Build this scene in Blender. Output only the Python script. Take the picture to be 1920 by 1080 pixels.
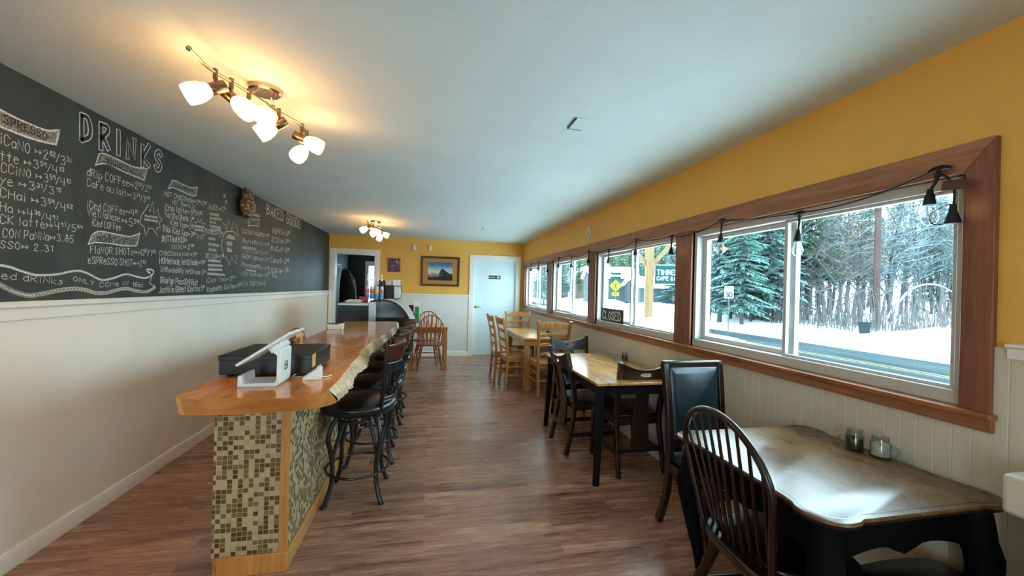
import bpy, bmesh, math, random
import numpy as np
from mathutils import Vector, Matrix, Euler

for o in list(bpy.data.objects):
    bpy.data.objects.remove(o, do_unlink=True)
S = bpy.context.scene
COL = S.collection
PI = math.pi
V = Vector

# ------------------------------------------------------------------ camera
FPX, YAW, PITCH, ROLL, CAMZ = 738.0, .2041, .0018, .027, 1.45
cy, sy = math.cos(YAW), math.sin(YAW)
FWD = V((sy * math.cos(PITCH), cy * math.cos(PITCH), math.sin(PITCH)))
R0 = V((cy, -sy, 0)); U0 = R0.cross(FWD)
RGT = R0 * math.cos(ROLL) + U0 * math.sin(ROLL)
UPV = U0 * math.cos(ROLL) - R0 * math.sin(ROLL)
cam = bpy.data.cameras.new('camera'); camo = bpy.data.objects.new('camera', cam); COL.objects.link(camo)
cam.sensor_width = 36; cam.lens = FPX / 1920 * 36; cam.clip_start = .02; cam.clip_end = 400
m3 = Matrix((RGT, UPV, -FWD)).transposed()
camo.matrix_world = Matrix.Translation((0, 0, CAMZ)) @ m3.to_4x4()
S.camera = camo

def at(px, py, X=None, Y=None, Z=None):
    """the point of the plane X=, Y= or Z= that lies on the sight line of a photo pixel (1920x1080)"""
    d = FWD + RGT * ((px - 960) / FPX) - UPV * ((py - 540) / FPX)
    t = X / d.x if X is not None else Y / d.y if Y is not None else (Z - CAMZ) / d.z
    return V((0, 0, CAMZ)) + d * t

# ------------------------------------------------------------------ world and light
XL, XR, YB, YF, ZC = -2.0, 1.978, 8.407, -2.4, 2.442
W = bpy.data.worlds.new('overcast_sky'); S.world = W; W.use_nodes = True
wn = W.node_tree.nodes; wl = W.node_tree.links
bg = wn['Background']
bg.inputs['Color'].default_value = (.70, .94, 1.03, 1); bg.inputs['Strength'].default_value = 4.4

def portal(name, loc, sx, sz, rot):
    l = bpy.data.lights.new(name, 'AREA'); l.shape = 'RECTANGLE'; l.size = sx; l.size_y = sz
    l.cycles.is_portal = True
    o = bpy.data.objects.new(name, l); COL.objects.link(o); o.location = loc; o.rotation_euler = rot
for i, (ya, yb) in enumerate(((1.12, 2.69), (2.90, 4.50), (4.72, 6.26), (6.52, 8.12), (-2.1, -.42))):
    portal('window_portal', (XR + .16, (ya + yb) / 2, 1.49), .88, yb - ya, (0, PI / 2, 0))
portal('entry_portal', (-1.4, YF - .02, 1.2), .7, 1.9, (PI / 2, 0, 0))

S.view_settings.view_transform = 'Standard'; S.view_settings.look = 'None'
S.view_settings.exposure = 1.7; S.view_settings.gamma = 1.0
try: S.view_settings.use_curve_mapping = False
except Exception: pass
S.cycles.max_bounces = 8; S.cycles.diffuse_bounces = 5; S.cycles.glossy_bounces = 4
S.cycles.transparent_max_bounces = 24; S.cycles.transmission_bounces = 4
S.cycles.sample_clamp_indirect = 6
S.cycles.caustics_reflective = False; S.cycles.caustics_refractive = False

# ------------------------------------------------------------------ materials
def lin(v):
    v /= 255.
    return v / 12.92 if v <= .04045 else ((v + .055) / 1.055) ** 2.4
def rgb(r, g, b): return (lin(r), lin(g), lin(b), 1)

class NT:
    def __init__(s, name):
        s.m = bpy.data.materials.new(name); s.m.use_nodes = True
        s.n = s.m.node_tree.nodes; s.l = s.m.node_tree.links
        s.b = s.n['Principled BSDF']; s.out = s.n['Material Output']
    def node(s, t, **k):
        n = s.n.new(t)
        for a, v in k.items(): setattr(n, a, v)
        return n
    def link(s, a, b): s.l.new(a, b)
    def coord(s, kind='Object', scale=(1, 1, 1), rot=(0, 0, 0)):
        tc = s.node('ShaderNodeTexCoord'); mp = s.node('ShaderNodeMapping')
        mp.inputs['Scale'].default_value = scale; mp.inputs['Rotation'].default_value = rot
        s.link(tc.outputs[kind], mp.inputs['Vector']); return mp.outputs['Vector']
    def noise(s, vec, scale=5, detail=4, rough=.55, dist=0):
        n = s.node('ShaderNodeTexNoise'); n.inputs['Scale'].default_value = scale
        n.inputs['Detail'].default_value = detail; n.inputs['Roughness'].default_value = rough
        n.inputs['Distortion'].default_value = dist
        if vec: s.link(vec, n.inputs['Vector'])
        return n.outputs['Fac']
    def ramp(s, fac, stops, interp='LINEAR'):
        r = s.node('ShaderNodeValToRGB'); r.color_ramp.interpolation = interp
        e = r.color_ramp.elements
        while len(e) < len(stops): e.new(.5)
        for i, (p, c) in enumerate(stops): e[i].position = p; e[i].color = c
        s.link(fac, r.inputs['Fac']); return r.outputs['Color']
    def math(s, op, a, b=None):
        n = s.node('ShaderNodeMath', operation=op)
        for i, v in enumerate((a, b)):
            if v is None: continue
            if isinstance(v, (int, float)): n.inputs[i].default_value = v
            else: s.link(v, n.inputs[i])
        return n.outputs[0]
    def mix(s, fac, a, b, mode='MIX'):
        n = s.node('ShaderNodeMix', data_type='RGBA', blend_type=mode)
        for i, v in ((0, fac), (6, a), (7, b)):
            if isinstance(v, (int, float)): n.inputs[i].default_value = v
            elif isinstance(v, tuple): n.inputs[i].default_value = v
            else: s.link(v, n.inputs[i])
        return n.outputs[2]
    def bump(s, h, strength=.3, dist=.01):
        b = s.node('ShaderNodeBump'); b.inputs['Strength'].default_value = strength
        b.inputs['Distance'].default_value = dist; s.link(h, b.inputs['Height'])
        s.link(b.outputs['Normal'], s.b.inputs['Normal'])
    def set(s, color=None, rough=.5, metal=0, spec=.5, coat=0, coatr=.1):
        if color is not None:
            if isinstance(color, tuple): s.b.inputs['Base Color'].default_value = color
            else: s.link(color, s.b.inputs['Base Color'])
        if isinstance(rough, (int, float)): s.b.inputs['Roughness'].default_value = rough
        else: s.link(rough, s.b.inputs['Roughness'])
        s.b.inputs['Metallic'].default_value = metal
        s.b.inputs['Specular IOR Level'].default_value = spec
        s.b.inputs['Coat Weight'].default_value = coat; s.b.inputs['Coat Roughness'].default_value = coatr
        return s.m

def paint(name, c, rough=.5, var=.06, scale=9, bump=0, spec=.4, metal=0, coat=0):
    t = NT(name); v = t.coord(); f = t.noise(v, scale, 4)
    d = tuple(x * (1 - var) for x in c[:3]) + (1,); l_ = tuple(min(1, x * (1 + var)) for x in c[:3]) + (1,)
    col = t.ramp(f, [(.3, d), (.7, l_)])
    if bump: t.bump(t.noise(v, scale * 12, 3), bump, .003)
    return t.set(col, rough, metal, spec, coat)

def wood(name, dark, light, axis='z', scale=6, rough=.4, coat=0, stretch=12, knots=False, coatr=.1):
    t = NT(name); sc = {'x': (1 / stretch, 1, 1), 'y': (1, 1 / stretch, 1), 'z': (1, 1, 1 / stretch)}[axis]
    v = t.coord(scale=tuple(k * scale for k in sc))
    f = t.noise(v, 3.2, 6, .62, .6); f2 = t.noise(v, 14, 4, .6, .2)
    ff = t.math('ADD', t.math('MULTIPLY', f, .7), t.math('MULTIPLY', f2, .3))
    col = t.ramp(ff, [(.34, dark), (.66, light)])
    if knots:
        vo = t.node('ShaderNodeTexVoronoi'); vo.inputs['Scale'].default_value = 2.2
        t.link(t.coord(scale=tuple(k ** .35 * 1.0 for k in sc)), vo.inputs['Vector'])
        k = t.ramp(vo.outputs['Distance'], [(.02, (1, 1, 1, 1)), (.10, (0, 0, 0, 1))])
        col = t.mix(t.math('MULTIPLY', k, .75), col, tuple(x * .35 for x in dark[:3]) + (1,))
    t.bump(f2, .08, .002)
    return t.set(col, rough, 0, .4, coat, coatr)

M = {}
M['white_trim'] = paint('white_trim_paint', rgb(238, 234, 225), .42, .03)
M['left_wall'] = paint('warm_white_wall_paint', rgb(240, 233, 220), .6, .03, 3, .15)
M['yellow'] = paint('mustard_wall_paint', rgb(232, 178, 84), .6, .04, 4, .2)
M['bead'] = paint('beadboard_paint', rgb(206, 198, 180), .5, .03, 5)
M['bead_back'] = paint('white_beadboard_paint', rgb(226, 226, 222), .45, .02, 5)
M['ceiling'] = paint('ceiling_paint', rgb(210, 220, 218), .75, .03, 3, .35)
M['door_glow_tint'] = paint('door_paint_window_glow', rgb(216, 234, 238), .4, .02)  # white door; cyan glow of the far window put into its colour
M['vinyl'] = paint('white_vinyl', rgb(190, 187, 182), .38, .02)
M['teal_wall'] = paint('dark_teal_wall_paint', rgb(42, 58, 62), .6, .06)
M['cedar'] = wood('cedar_trim_wood', rgb(126, 78, 52), rgb(178, 122, 86), 'y', 7, .42, .1, 14, True)
M['cedar_shaded'] = wood('cedar_shaded_wood', rgb(106, 61, 46), rgb(152, 96, 72), 'z', 7, .42, .1, 14, True)  # darkened cedar: the shade on the side boards is put into the colour
M['cedar_sill'] = wood('cedar_sill_wood', rgb(120, 70, 42), rgb(172, 112, 70), 'y', 9, .3, .3, 14, True)

t = NT('chalkboard_paint'); v = t.coord(); f = t.noise(v, 1.4, 5, .6, .8); f2 = t.noise(t.coord(scale=(3, 3, 1.1)), 2.2, 4, .6)
ff = t.math('ADD', t.math('MULTIPLY', f, .5), t.math('MULTIPLY', f2, .5))
M['chalkboard'] = t.set(t.ramp(ff, [(.38, rgb(42, 48, 46)), (.72, rgb(70, 78, 74))]), .55, 0, .35)

t = NT('white_chalk'); v = t.coord(); f = t.noise(v, 260, 2, .5)
tr = t.node('ShaderNodeBsdfTransparent'); mx = t.node('ShaderNodeMixShader')
t.set(rgb(232, 232, 226), .9, 0, .1)
t.link(t.ramp(f, [(.34, (.15, .15, .15, 1)), (.56, (1, 1, 1, 1))]), mx.inputs['Fac']); t.link(tr.outputs[0], mx.inputs[1]); t.link(t.b.outputs[0], mx.inputs[2])
t.link(mx.outputs[0], t.out.inputs['Surface']); M['chalk'] = t.m
t = NT('smudged_chalk'); v = t.coord(); f = t.noise(v, 120, 3, .6)
tr = t.node('ShaderNodeBsdfTransparent'); mx = t.node('ShaderNodeMixShader'); t.set(rgb(205, 205, 196), .9, 0, .1)
t.link(t.ramp(f, [(.3, (.02, .02, .02, 1)), (.75, (.75, .75, .75, 1))]), mx.inputs['Fac']); t.link(tr.outputs[0], mx.inputs[1]); t.link(t.b.outputs[0], mx.inputs[2])
t.link(mx.outputs[0], t.out.inputs['Surface']); M['smudge'] = t.m
M['slate'] = paint('bare_slate', rgb(38, 44, 42), .6, .05)

# floor planks, boards run across the room
t = NT('laminate_plank_floor'); v = t.coord()
br = t.node('ShaderNodeTexBrick'); br.offset = .37; br.inputs['Scale'].default_value = 1
br.inputs['Brick Width'].default_value = 1.22; br.inputs['Row Height'].default_value = .128
br.inputs['Mortar Size'].default_value = .0018; br.inputs['Mortar Smooth'].default_value = .3
br.inputs['Color1'].default_value = (.1, .1, .1, 1); br.inputs['Color2'].default_value = (.9, .9, .9, 1); br.inputs['Mortar'].default_value = (.5, .5, .5, 1)
t.link(v, br.inputs['Vector'])
add = t.node('ShaderNodeVectorMath', operation='ADD'); t.link(v, add.inputs[0]); t.link(br.outputs['Color'], add.inputs[1])
mp = t.node('ShaderNodeMapping'); mp.inputs['Scale'].default_value = (.8, 11, 1); t.link(add.outputs[0], mp.inputs['Vector'])
f = t.noise(mp.outputs[0], 1.5, 6, .62, .5); f2 = t.noise(mp.outputs[0], 7, 4, .65, .2)
ff = t.math('ADD', t.math('ADD', t.math('MULTIPLY', f, .6), t.math('MULTIPLY', f2, .3)), t.math('MULTIPLY', br.outputs['Color'], .1))
col = t.ramp(ff, [(.33, rgb(84, 52, 39)), (.5, rgb(148, 102, 79)), (.66, rgb(200, 152, 124))])
col = t.mix(t.math('MULTIPLY', br.outputs['Fac'], .5), col, rgb(150, 122, 102))
t.bump(f2, .12, .002)
rr = t.ramp(f2, [(.3, (.2, .2, .2, 1)), (.7, (.34, .34, .34, 1))])
M['floor'] = t.set(col, rr, 0, .6)

def tile_mat(name, ax):
    t = NT(name); tc = t.node('ShaderNodeTexCoord'); sp = t.node('ShaderNodeSeparateXYZ'); t.link(tc.outputs['Object'], sp.inputs[0])
    p = .0238
    u = t.math('DIVIDE', sp.outputs[ax], p); w_ = t.math('DIVIDE', sp.outputs['Z'], p)
    cb = t.node('ShaderNodeCombineXYZ'); t.link(t.math('FLOOR', u), cb.inputs[0]); t.link(t.math('FLOOR', w_), cb.inputs[1])
    wh = t.node('ShaderNodeTexWhiteNoise'); wh.noise_dimensions = '3D'; t.link(cb.outputs[0], wh.inputs['Vector'])
    col = t.ramp(wh.outputs['Value'], [(0, rgb(180, 158, 120)), (.24, rgb(170, 149, 110)), (.42, rgb(120, 96, 58)), (.66, rgb(88, 58, 26)), (.84, rgb(104, 76, 40))], 'CONSTANT')
    def edge(c):
        fr = t.math('FRACT', c); return t.math('ABSOLUTE', t.math('SUBTRACT', fr, .5))
    g = t.math('GREATER_THAN', t.math('MAXIMUM', edge(u), edge(w_)), .445)
    col = t.mix(g, col, rgb(160, 148, 118))
    t.bump(t.math('SUBTRACT', 1, g), .5, .0015)
    rr = t.math('ADD', .18, t.math('MULTIPLY', g, .5))
    return t.set(col, rr, 0, .5)
M['tile_end'] = tile_mat('mosaic_tile_end', 'X'); M['tile_side'] = tile_mat('mosaic_tile_side', 'Y')

M['slab'] = wood('amber_slab_wood', rgb(186, 108, 50), rgb(236, 164, 96), 'y', 3.0, .18, .4, 3, False, .06)
M['slab_edge'] = wood('live_edge_wood', rgb(170, 122, 80), rgb(248, 224, 186), 'z', 16, .4, .2, 2)
M['slab_front'] = wood('slab_front_wood', rgb(156, 92, 40), rgb(206, 134, 70), 'x', 5, .25, .4, 6)
M['post_wood'] = wood('honey_post_wood', rgb(168, 106, 52), rgb(208, 142, 74), 'z', 7, .4, .1)
M['base_wood'] = wood('honey_baseboard_wood', rgb(150, 96, 48), rgb(196, 140, 78), 'y', 7, .4, .1, 14, True)
M['black_metal'] = paint('black_powder_coat', rgb(24, 23, 24), .3, .1, 20, 0, .5)
M['black_leather'] = paint('black_vinyl_upholstery', rgb(13, 14, 15), .27, .15, 30, .12, .5)
M['mahogany'] = wood('mahogany_rail', rgb(44, 18, 16), rgb(84, 38, 32), 'y', 9, .3, .3)
M['oak'] = wood('honey_oak', rgb(150, 96, 44), rgb(200, 144, 80), 'z', 9, .35, .2)
M['oak_top'] = wood('honey_oak_top', rgb(170, 112, 56), rgb(222, 170, 104), 'y', 5, .22, .4, 12, True, .12)
M['oak_seat'] = wood('oak_seat_wood', rgb(150, 98, 48), rgb(206, 152, 92), 'y', 7, .3, .3)
M['pine_top'] = wood('pine_plank_top', rgb(146, 92, 44), rgb(216, 164, 98), 'y', 6, .22, .4, 9, True, .12)
M['windsor_wood'] = wood('reddish_windsor_wood', rgb(132, 72, 40), rgb(186, 112, 66), 'z', 9, .32, .2)
M['walnut'] = wood('dark_walnut', rgb(16, 9, 7), rgb(46, 26, 19), 'z', 9, .36, .15)
M['dark_bow'] = wood('dark_bow_wood', rgb(12, 6, 5), rgb(40, 19, 13), 'z', 9, .3, .25)
M['navy'] = paint('navy_black_paint', rgb(5, 6, 9), .7, .1, 9, 0, .1)
M['charcoal'] = paint('charcoal_table_paint', rgb(10, 11, 15), .55, .1, 9, 0, .2)
M['teal_leather'] = paint('blue_black_leather', rgb(9, 34, 44), .3, .25, 9, .1, .5)
t = NT('worn_brown_table_wood'); v = t.coord(scale=(5, .6, 1)); f = t.noise(v, 4, 6, .6, .4); f2 = t.noise(t.coord(), 5, 4, .6, .6)
col = t.ramp(t.math('ADD', t.math('MULTIPLY', f, .6), t.math('MULTIPLY', f2, .4)), [(.34, rgb(66, 42, 18)), (.66, rgb(124, 86, 42))])
M['worn_top'] = t.set(col, t.ramp(f2, [(.3, (.24, .24, .24, 1)), (.7, (.33, .33, .33, 1))]), 0, .5, .12, .25)
M['black_plastic'] = paint('black_plastic', rgb(18, 18, 19), .45, .1)
M['black_box'] = paint('black_steel_box', rgb(24, 24, 26), .38, .1)
M['white_plastic'] = paint('white_plastic', rgb(232, 232, 230), .3, .02)
M['tablet_glass'] = paint('tablet_screen', rgb(20, 22, 26), .08, .05)
M['sticker'] = paint('yellow_sticker', rgb(206, 166, 92), .6, .1, 60)
M['nickel'] = paint('brushed_nickel', rgb(176, 160, 140), .25, .05, 20, 0, .5, 1)
M['bronze'] = paint('bronze_socket', rgb(128, 108, 88), .3, .08, 20, 0, .5, 1)
M['brass'] = paint('brass', rgb(200, 168, 92), .22, .05, 20, 0, .5, 1)
M['steel_dark'] = paint('dark_metal_lip', rgb(52, 54, 54), .5, .1)
M['steel'] = paint('brushed_steel', rgb(150, 156, 160), .35, .06, 20, 0, .5, 1)
M['dark_glass'] = paint('dark_case_glass', rgb(30, 28, 24), .14, .3, 3, 0, .35)
M['cable_black'] = paint('black_rubber', rgb(14, 16, 18), .55, .1)
M['cardboard'] = paint('brown_card', rgb(92, 62, 42), .7, .1)
M['jacket'] = paint('dark_jacket_cloth', rgb(16, 18, 26), .8, .3, 12, .2)
M['paper'] = paint('white_paper', rgb(228, 224, 214), .7, .04)
M['red'] = paint('red_plastic', rgb(180, 44, 34), .45, .1)
M['dark_red'] = paint('dark_red_card', rgb(84, 22, 28), .5, .1)
M['green'] = paint('green_packet', rgb(30, 140, 80), .45, .2, 40)
M['pink'] = paint('pink_syrup_label', rgb(214, 110, 118), .5, .2, 40)
M['blue'] = paint('blue_syrup_label', rgb(70, 150, 196), .5, .2, 40)
M['yellow_lab'] = paint('yellow_syrup_label', rgb(226, 200, 110), .5, .2, 40)
M['frame_brown'] = wood('dark_picture_frame', rgb(40, 20, 14), rgb(76, 44, 30), 'x', 9, .3, .2)
M['mat_tan'] = paint('tan_picture_mat', rgb(186, 130, 62), .7, .04)
M['sensor'] = paint('ivory_plastic', rgb(216, 204, 176), .5, .03)
M['sugar_dark'] = paint('dark_sugar_packets', rgb(46, 34, 26), .7, .35, 60)
M['salt'] = paint('white_sugar', rgb(226, 218, 202), .6, .05, 40)
t = NT('woven_bark'); v = t.coord(); f = t.noise(v, 38, 4, .7, .5)
t.bump(f, 1.0, .02)
M['bark'] = t.set(t.ramp(f, [(.38, rgb(40, 24, 12)), (.52, rgb(132, 88, 42)), (.64, rgb(222, 182, 122))]), .5)

t = NT('window_glass'); gl = t.node('ShaderNodeBsdfGlossy'); gl.inputs['Roughness'].default_value = .01
trn = t.node('ShaderNodeBsdfTransparent'); trn.inputs['Color'].default_value = (.93, .98, 1, 1)
lw_ = t.node('ShaderNodeLayerWeight'); lw_.inputs['Blend'].default_value = .5; mx = t.node('ShaderNodeMixShader')
t.link(t.math('ADD', t.math('MULTIPLY', t.math('POWER', lw_.outputs['Facing'], 5), .5), .03), mx.inputs['Fac']); t.link(trn.outputs[0], mx.inputs[1]); t.link(gl.outputs[0], mx.inputs[2]); t.link(mx.outputs[0], t.out.inputs['Surface'])
M['glass'] = t.m
t = NT('clear_jar_glass'); gl = t.node('ShaderNodeBsdfGlossy'); gl.inputs['Roughness'].default_value = .03
trn = t.node('ShaderNodeBsdfTransparent'); trn.inputs['Color'].default_value = (.86, .9, .9, 1)
lw_ = t.node('ShaderNodeLayerWeight'); lw_.inputs['Blend'].default_value = .5; mx = t.node('ShaderNodeMixShader')
t.link(t.math('ADD', t.math('MULTIPLY', t.math('POWER', lw_.outputs['Facing'], 4), .8), .08), mx.inputs['Fac']); t.link(trn.outputs[0], mx.inputs[1]); t.link(gl.outputs[0], mx.inputs[2]); t.link(mx.outputs[0], t.out.inputs['Surface'])
M['jar'] = t.m
t = NT('lit_frosted_shade'); t.set(rgb(255, 240, 210), .4)
t.b.inputs['Emission Color'].default_value = (1.0, .50, .16, 1); t.b.inputs['Emission Strength'].default_value = 7.8
M['shade'] = t.m

# ------------------------------------------------------------------ mesh builder
class MB:
    def __init__(s): s.v = []; s.f = []
    def add(s, vs, fs):
        o = len(s.v); s.v += [tuple(p) for p in vs]; s.f += [tuple(i + o for i in f) for f in fs]; return s
    def box(s, c, d, rot=None):
        x, y, z = d[0] / 2, d[1] / 2, d[2] / 2
        vs = [V((a * x, b * y, e * z)) for a in (-1, 1) for b in (-1, 1) for e in (-1, 1)]
        if rot is not None:
            r = rot if isinstance(rot, Matrix) else Euler(rot).to_matrix()
            vs = [r @ p for p in vs]
        c = V(c)
        return s.add([p + c for p in vs], [(0, 1, 3, 2), (4, 6, 7, 5), (0, 4, 5, 1), (2, 3, 7, 6), (0, 2, 6, 4), (1, 5, 7, 3)])
    def bb(s, x0, x1, y0, y1, z0, z1): return s.box(((x0 + x1) / 2, (y0 + y1) / 2, (z0 + z1) / 2), (x1 - x0, y1 - y0, z1 - z0))
    def loft(s, secs, cap=True, close=True):
        n = len(secs[0]); vs = [p for sec in secs for p in sec]; fs = []
        for i in range(len(secs) - 1):
            for j in range(n if close else n - 1):
                k = (j + 1) % n
                fs.append((i * n + j, i * n + k, (i + 1) * n + k, (i + 1) * n + j))
        if cap and close:
            fs.append(tuple(reversed(range(n)))); fs.append(tuple((len(secs) - 1) * n + j for j in range(n)))
        return s.add(vs, fs)
    def tube(s, pts, r, n=10, cap=True, closed=False):
        pts = [V(p) for p in pts]; m = len(pts)
        rs = [r] * m if isinstance(r, (int, float)) else list(r)
        secs = []; prev = None
        for i, p in enumerate(pts):
            if closed: tg = pts[(i + 1) % m] - pts[i - 1]
            else: tg = pts[min(i + 1, m - 1)] - pts[max(i - 1, 0)]
            if tg.length < 1e-9: tg = V((0, 0, 1))
            tg.normalize()
            if prev is None:
                a = V((0, 0, 1)) if abs(tg.z) < .9 else V((1, 0, 0))
                u = tg.cross(a).normalized()
            else:
                u = prev - tg * prev.dot(tg)
                u = u.normalized() if u.length > 1e-6 else tg.orthogonal().normalized()
            prev = u; w = tg.cross(u)
            secs.append([p + (u * math.cos(2 * PI * k / n) + w * math.sin(2 * PI * k / n)) * rs[i] for k in range(n)])
        if closed:
            secs.append(secs[0]); return s.loft(secs, cap=False)
        return s.loft(secs, cap)
    def sweep(s, pts, w, d, side=(1, 0, 0)):
        """rectangular bar along pts; w across `side`, d across the other way"""
        pts = [V(p) for p in pts]; m = len(pts); side = V(side).normalized(); secs = []
        ws = [w] * m if isinstance(w, (int, float)) else w; ds = [d] * m if isinstance(d, (int, float)) else d
        for i, p in enumerate(pts):
            tg = (pts[min(i + 1, m - 1)] - pts[max(i - 1, 0)]).normalized()
            u = (side - tg * side.dot(tg)).normalized(); q = tg.cross(u)
            a, b = u * ws[i] / 2, q * ds[i] / 2
            secs.append([p - a - b, p + a - b, p + a + b, p - a + b])
        return s.loft(secs)
    def lathe(s, prof, c=(0, 0, 0), axis=None, n=20, cap=True):
        """prof: (radius, height) along axis"""
        ax = V(axis).normalized() if axis is not None else V((0, 0, 1)); u = ax.orthogonal().normalized(); w = ax.cross(u); c = V(c)
        secs = [[c + ax * h + (u * math.cos(2 * PI * k / n) + w * math.sin(2 * PI * k / n)) * max(r, 1e-4) for k in range(n)] for r, h in prof]
        return s.loft(secs, cap)
    def prism(s, poly, z0, z1, tf=None):
        tf = tf or (lambda x, y, z: (x, y, z)); n = len(poly)
        vs = [tf(x, y, z0) for x, y in poly] + [tf(x, y, z1) for x, y in poly]
        fs = [tuple(reversed(range(n))), tuple(range(n, 2 * n))] + [(i, (i + 1) % n, n + (i + 1) % n, n + i) for i in range(n)]
        return s.add(vs, fs)
    def ball(s, c, r, n=12, sc=(1, 1, 1)):
        prof = []; c = V(c); secs = []
        for i in range(n // 2 + 1):
            a = -PI / 2 + PI * i / (n // 2)
            secs.append([c + V((math.cos(a) * math.cos(2 * PI * k / n) * r * sc[0], math.cos(a) * math.sin(2 * PI * k / n) * r * sc[1], math.sin(a) * r * sc[2])) for k in range(n)])
        return s.loft(secs, False)
    def build(s, name, mat, parent=None, bevel=0, smooth=True, seg=2, angle=40, loc=None):
        me = bpy.data.meshes.new(name); me.from_pydata(s.v, [], s.f); me.validate()
        bm = bmesh.new(); bm.from_mesh(me); bmesh.ops.recalc_face_normals(bm, faces=bm.faces); bm.to_mesh(me); bm.free()
        if smooth:
            me.polygons.foreach_set('use_smooth', [True] * len(me.polygons)); me.set_sharp_from_angle(angle=math.radians(angle))
        me.materials.append(M[mat] if isinstance(mat, str) else mat); me.update()
        o = bpy.data.objects.new(name, me); COL.objects.link(o)
        if parent is not None: o.parent = parent
        if loc is not None: o.location = loc
        if bevel:
            md = o.modifiers.new('bevel', 'BEVEL'); md.width = bevel; md.segments = seg; md.limit_method = 'ANGLE'; md.angle_limit = math.radians(35)
            md.harden_normals = False
        return o

def thing(name, label, cat, loc=(0, 0, 0), rz=0, group=None):
    o = bpy.data.objects.new(name, None); COL.objects.link(o); o.location = loc; o.rotation_euler = (0, 0, rz)
    o.empty_display_size = .1
    return tag(o, label, cat, group)
def tag(o, label, cat, group=None, kind=None):
    o['label'] = label; o['category'] = cat
    if group: o['group'] = group
    if kind: o['kind'] = kind
    return o
def struct(o, label=None):
    o['kind'] = 'structure'
    if label: o['label'] = label
    return o
def sempty(name, loc=(0, 0, 0)):
    o = bpy.data.objects.new(name, None); COL.objects.link(o); o.location = loc; o['kind'] = 'structure'; return o
def dup(root, loc, rz, label=None, group=None, scale=None):
    def cp(o, par):
        c = o.copy(); COL.objects.link(c)
        if par is not None: c.parent = par
        for ch in [k for k in KIDS.get(o.name, [])]: cp(ch, c)
        return c
    KIDS = {}
    for k in bpy.data.objects:
        if k.parent is not None: KIDS.setdefault(k.parent.name, []).append(k)
    r = cp(root, None); r.location = loc; r.rotation_euler = (0, 0, rz)
    if scale: r.scale = scale
    if label: r['label'] = label
    if group: r['group'] = group
    return r
def cr(pts, n=6, closed=False):
    """Catmull-Rom through points"""
    P = [V(p) if len(p) == 3 else V((p[0], p[1], 0)) for p in pts]; m = len(P); out = []
    rng = range(m if closed else m - 1)
    for i in rng:
        g = (lambda k: P[k % m]) if closed else (lambda k: P[min(max(k, 0), m - 1)])
        p0, p1, p2, p3 = g(i - 1), g(i), g(i + 1), g(i + 2)
        for k in range(n):
            t = k / n
            out.append(.5 * ((2 * p1) + (p2 - p0) * t + (2 * p0 - 5 * p1 + 4 * p2 - p3) * t * t + (3 * p1 - p0 - 3 * p2 + p3) * t ** 3))
    if not closed: out.append(P[-1])
    return out
# ================================================================== THE ROOM
WT = .16
b = MB(); b.bb(XL - .2, XR + .2, YF - .2, YB + 2.6, -.12, 0); struct(b.build('floor', 'floor', smooth=False))
b = MB(); b.bb(XL - .2, XR + .2, YF - .2, YB + 2.6, ZC, ZC + .15); struct(b.build('ceiling', 'ceiling', smooth=False))
b = MB(); b.bb(XL - WT, XL, YF - .2, YB + .12, 0, ZC); wl_ = struct(b.build('wall_left', 'left_wall', smooth=False))
WIN = [(1.115, 2.695), (2.895, 4.50), (4.715, 6.265), (6.52, 8.16)]     # window_1 .. window_4, near to far
WZ0, WZ1 = 1.045, 1.935
b = MB(); b.bb(XR, XR + WT, YF - .2, YB + .12, 0, WZ0); b.bb(XR, XR + WT, YF - .2, YB + .12, WZ1, ZC)
WREAR_ADDED = (-2.12, -.40)     # unseen window added behind the camera to brighten the left wall and bar
ys = [YF - .2] + list(WREAR_ADDED) + [q for w_ in WIN for q in w_] + [YB + .12]
for i in range(0, len(ys), 2): b.bb(XR, XR + WT, ys[i], ys[i + 1], WZ0, WZ1)
wr = struct(b.build('wall_right', 'yellow', smooth=False))

# back wall with a doorway at the left and a door at the right
DL0, DL1, DLZ = -1.885, -1.115, 2.075
DR0, DR1, DRZ = .895, 1.83, 2.06
b = MB(); T = .12
b.bb(XL - .2, DL0, YB, YB + T, 0, ZC); b.bb(DL0, DL1, YB, YB + T, DLZ, ZC); b.bb(DL1, DR0, YB, YB + T, 0, ZC)
b.bb(DR0, DR1, YB, YB + T, DRZ, ZC); b.bb(DR1, XR + .2, YB, YB + T, 0, ZC)
wb = struct(b.build('wall_back', 'yellow', smooth=False))
# wall behind the camera, with a glazed entry
b = MB(); b.bb(XL - .2, -1.75, YF - .12, YF, 0, ZC); b.bb(-1.05, XR + .2, YF - .12, YF, 0, ZC); b.bb(-1.75, -1.05, YF - .12, YF, 2.15, ZC); b.bb(-1.75, -1.05, YF - .12, YF, 0, .25)
struct(b.build('wall_front', 'left_wall', smooth=False))

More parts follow.
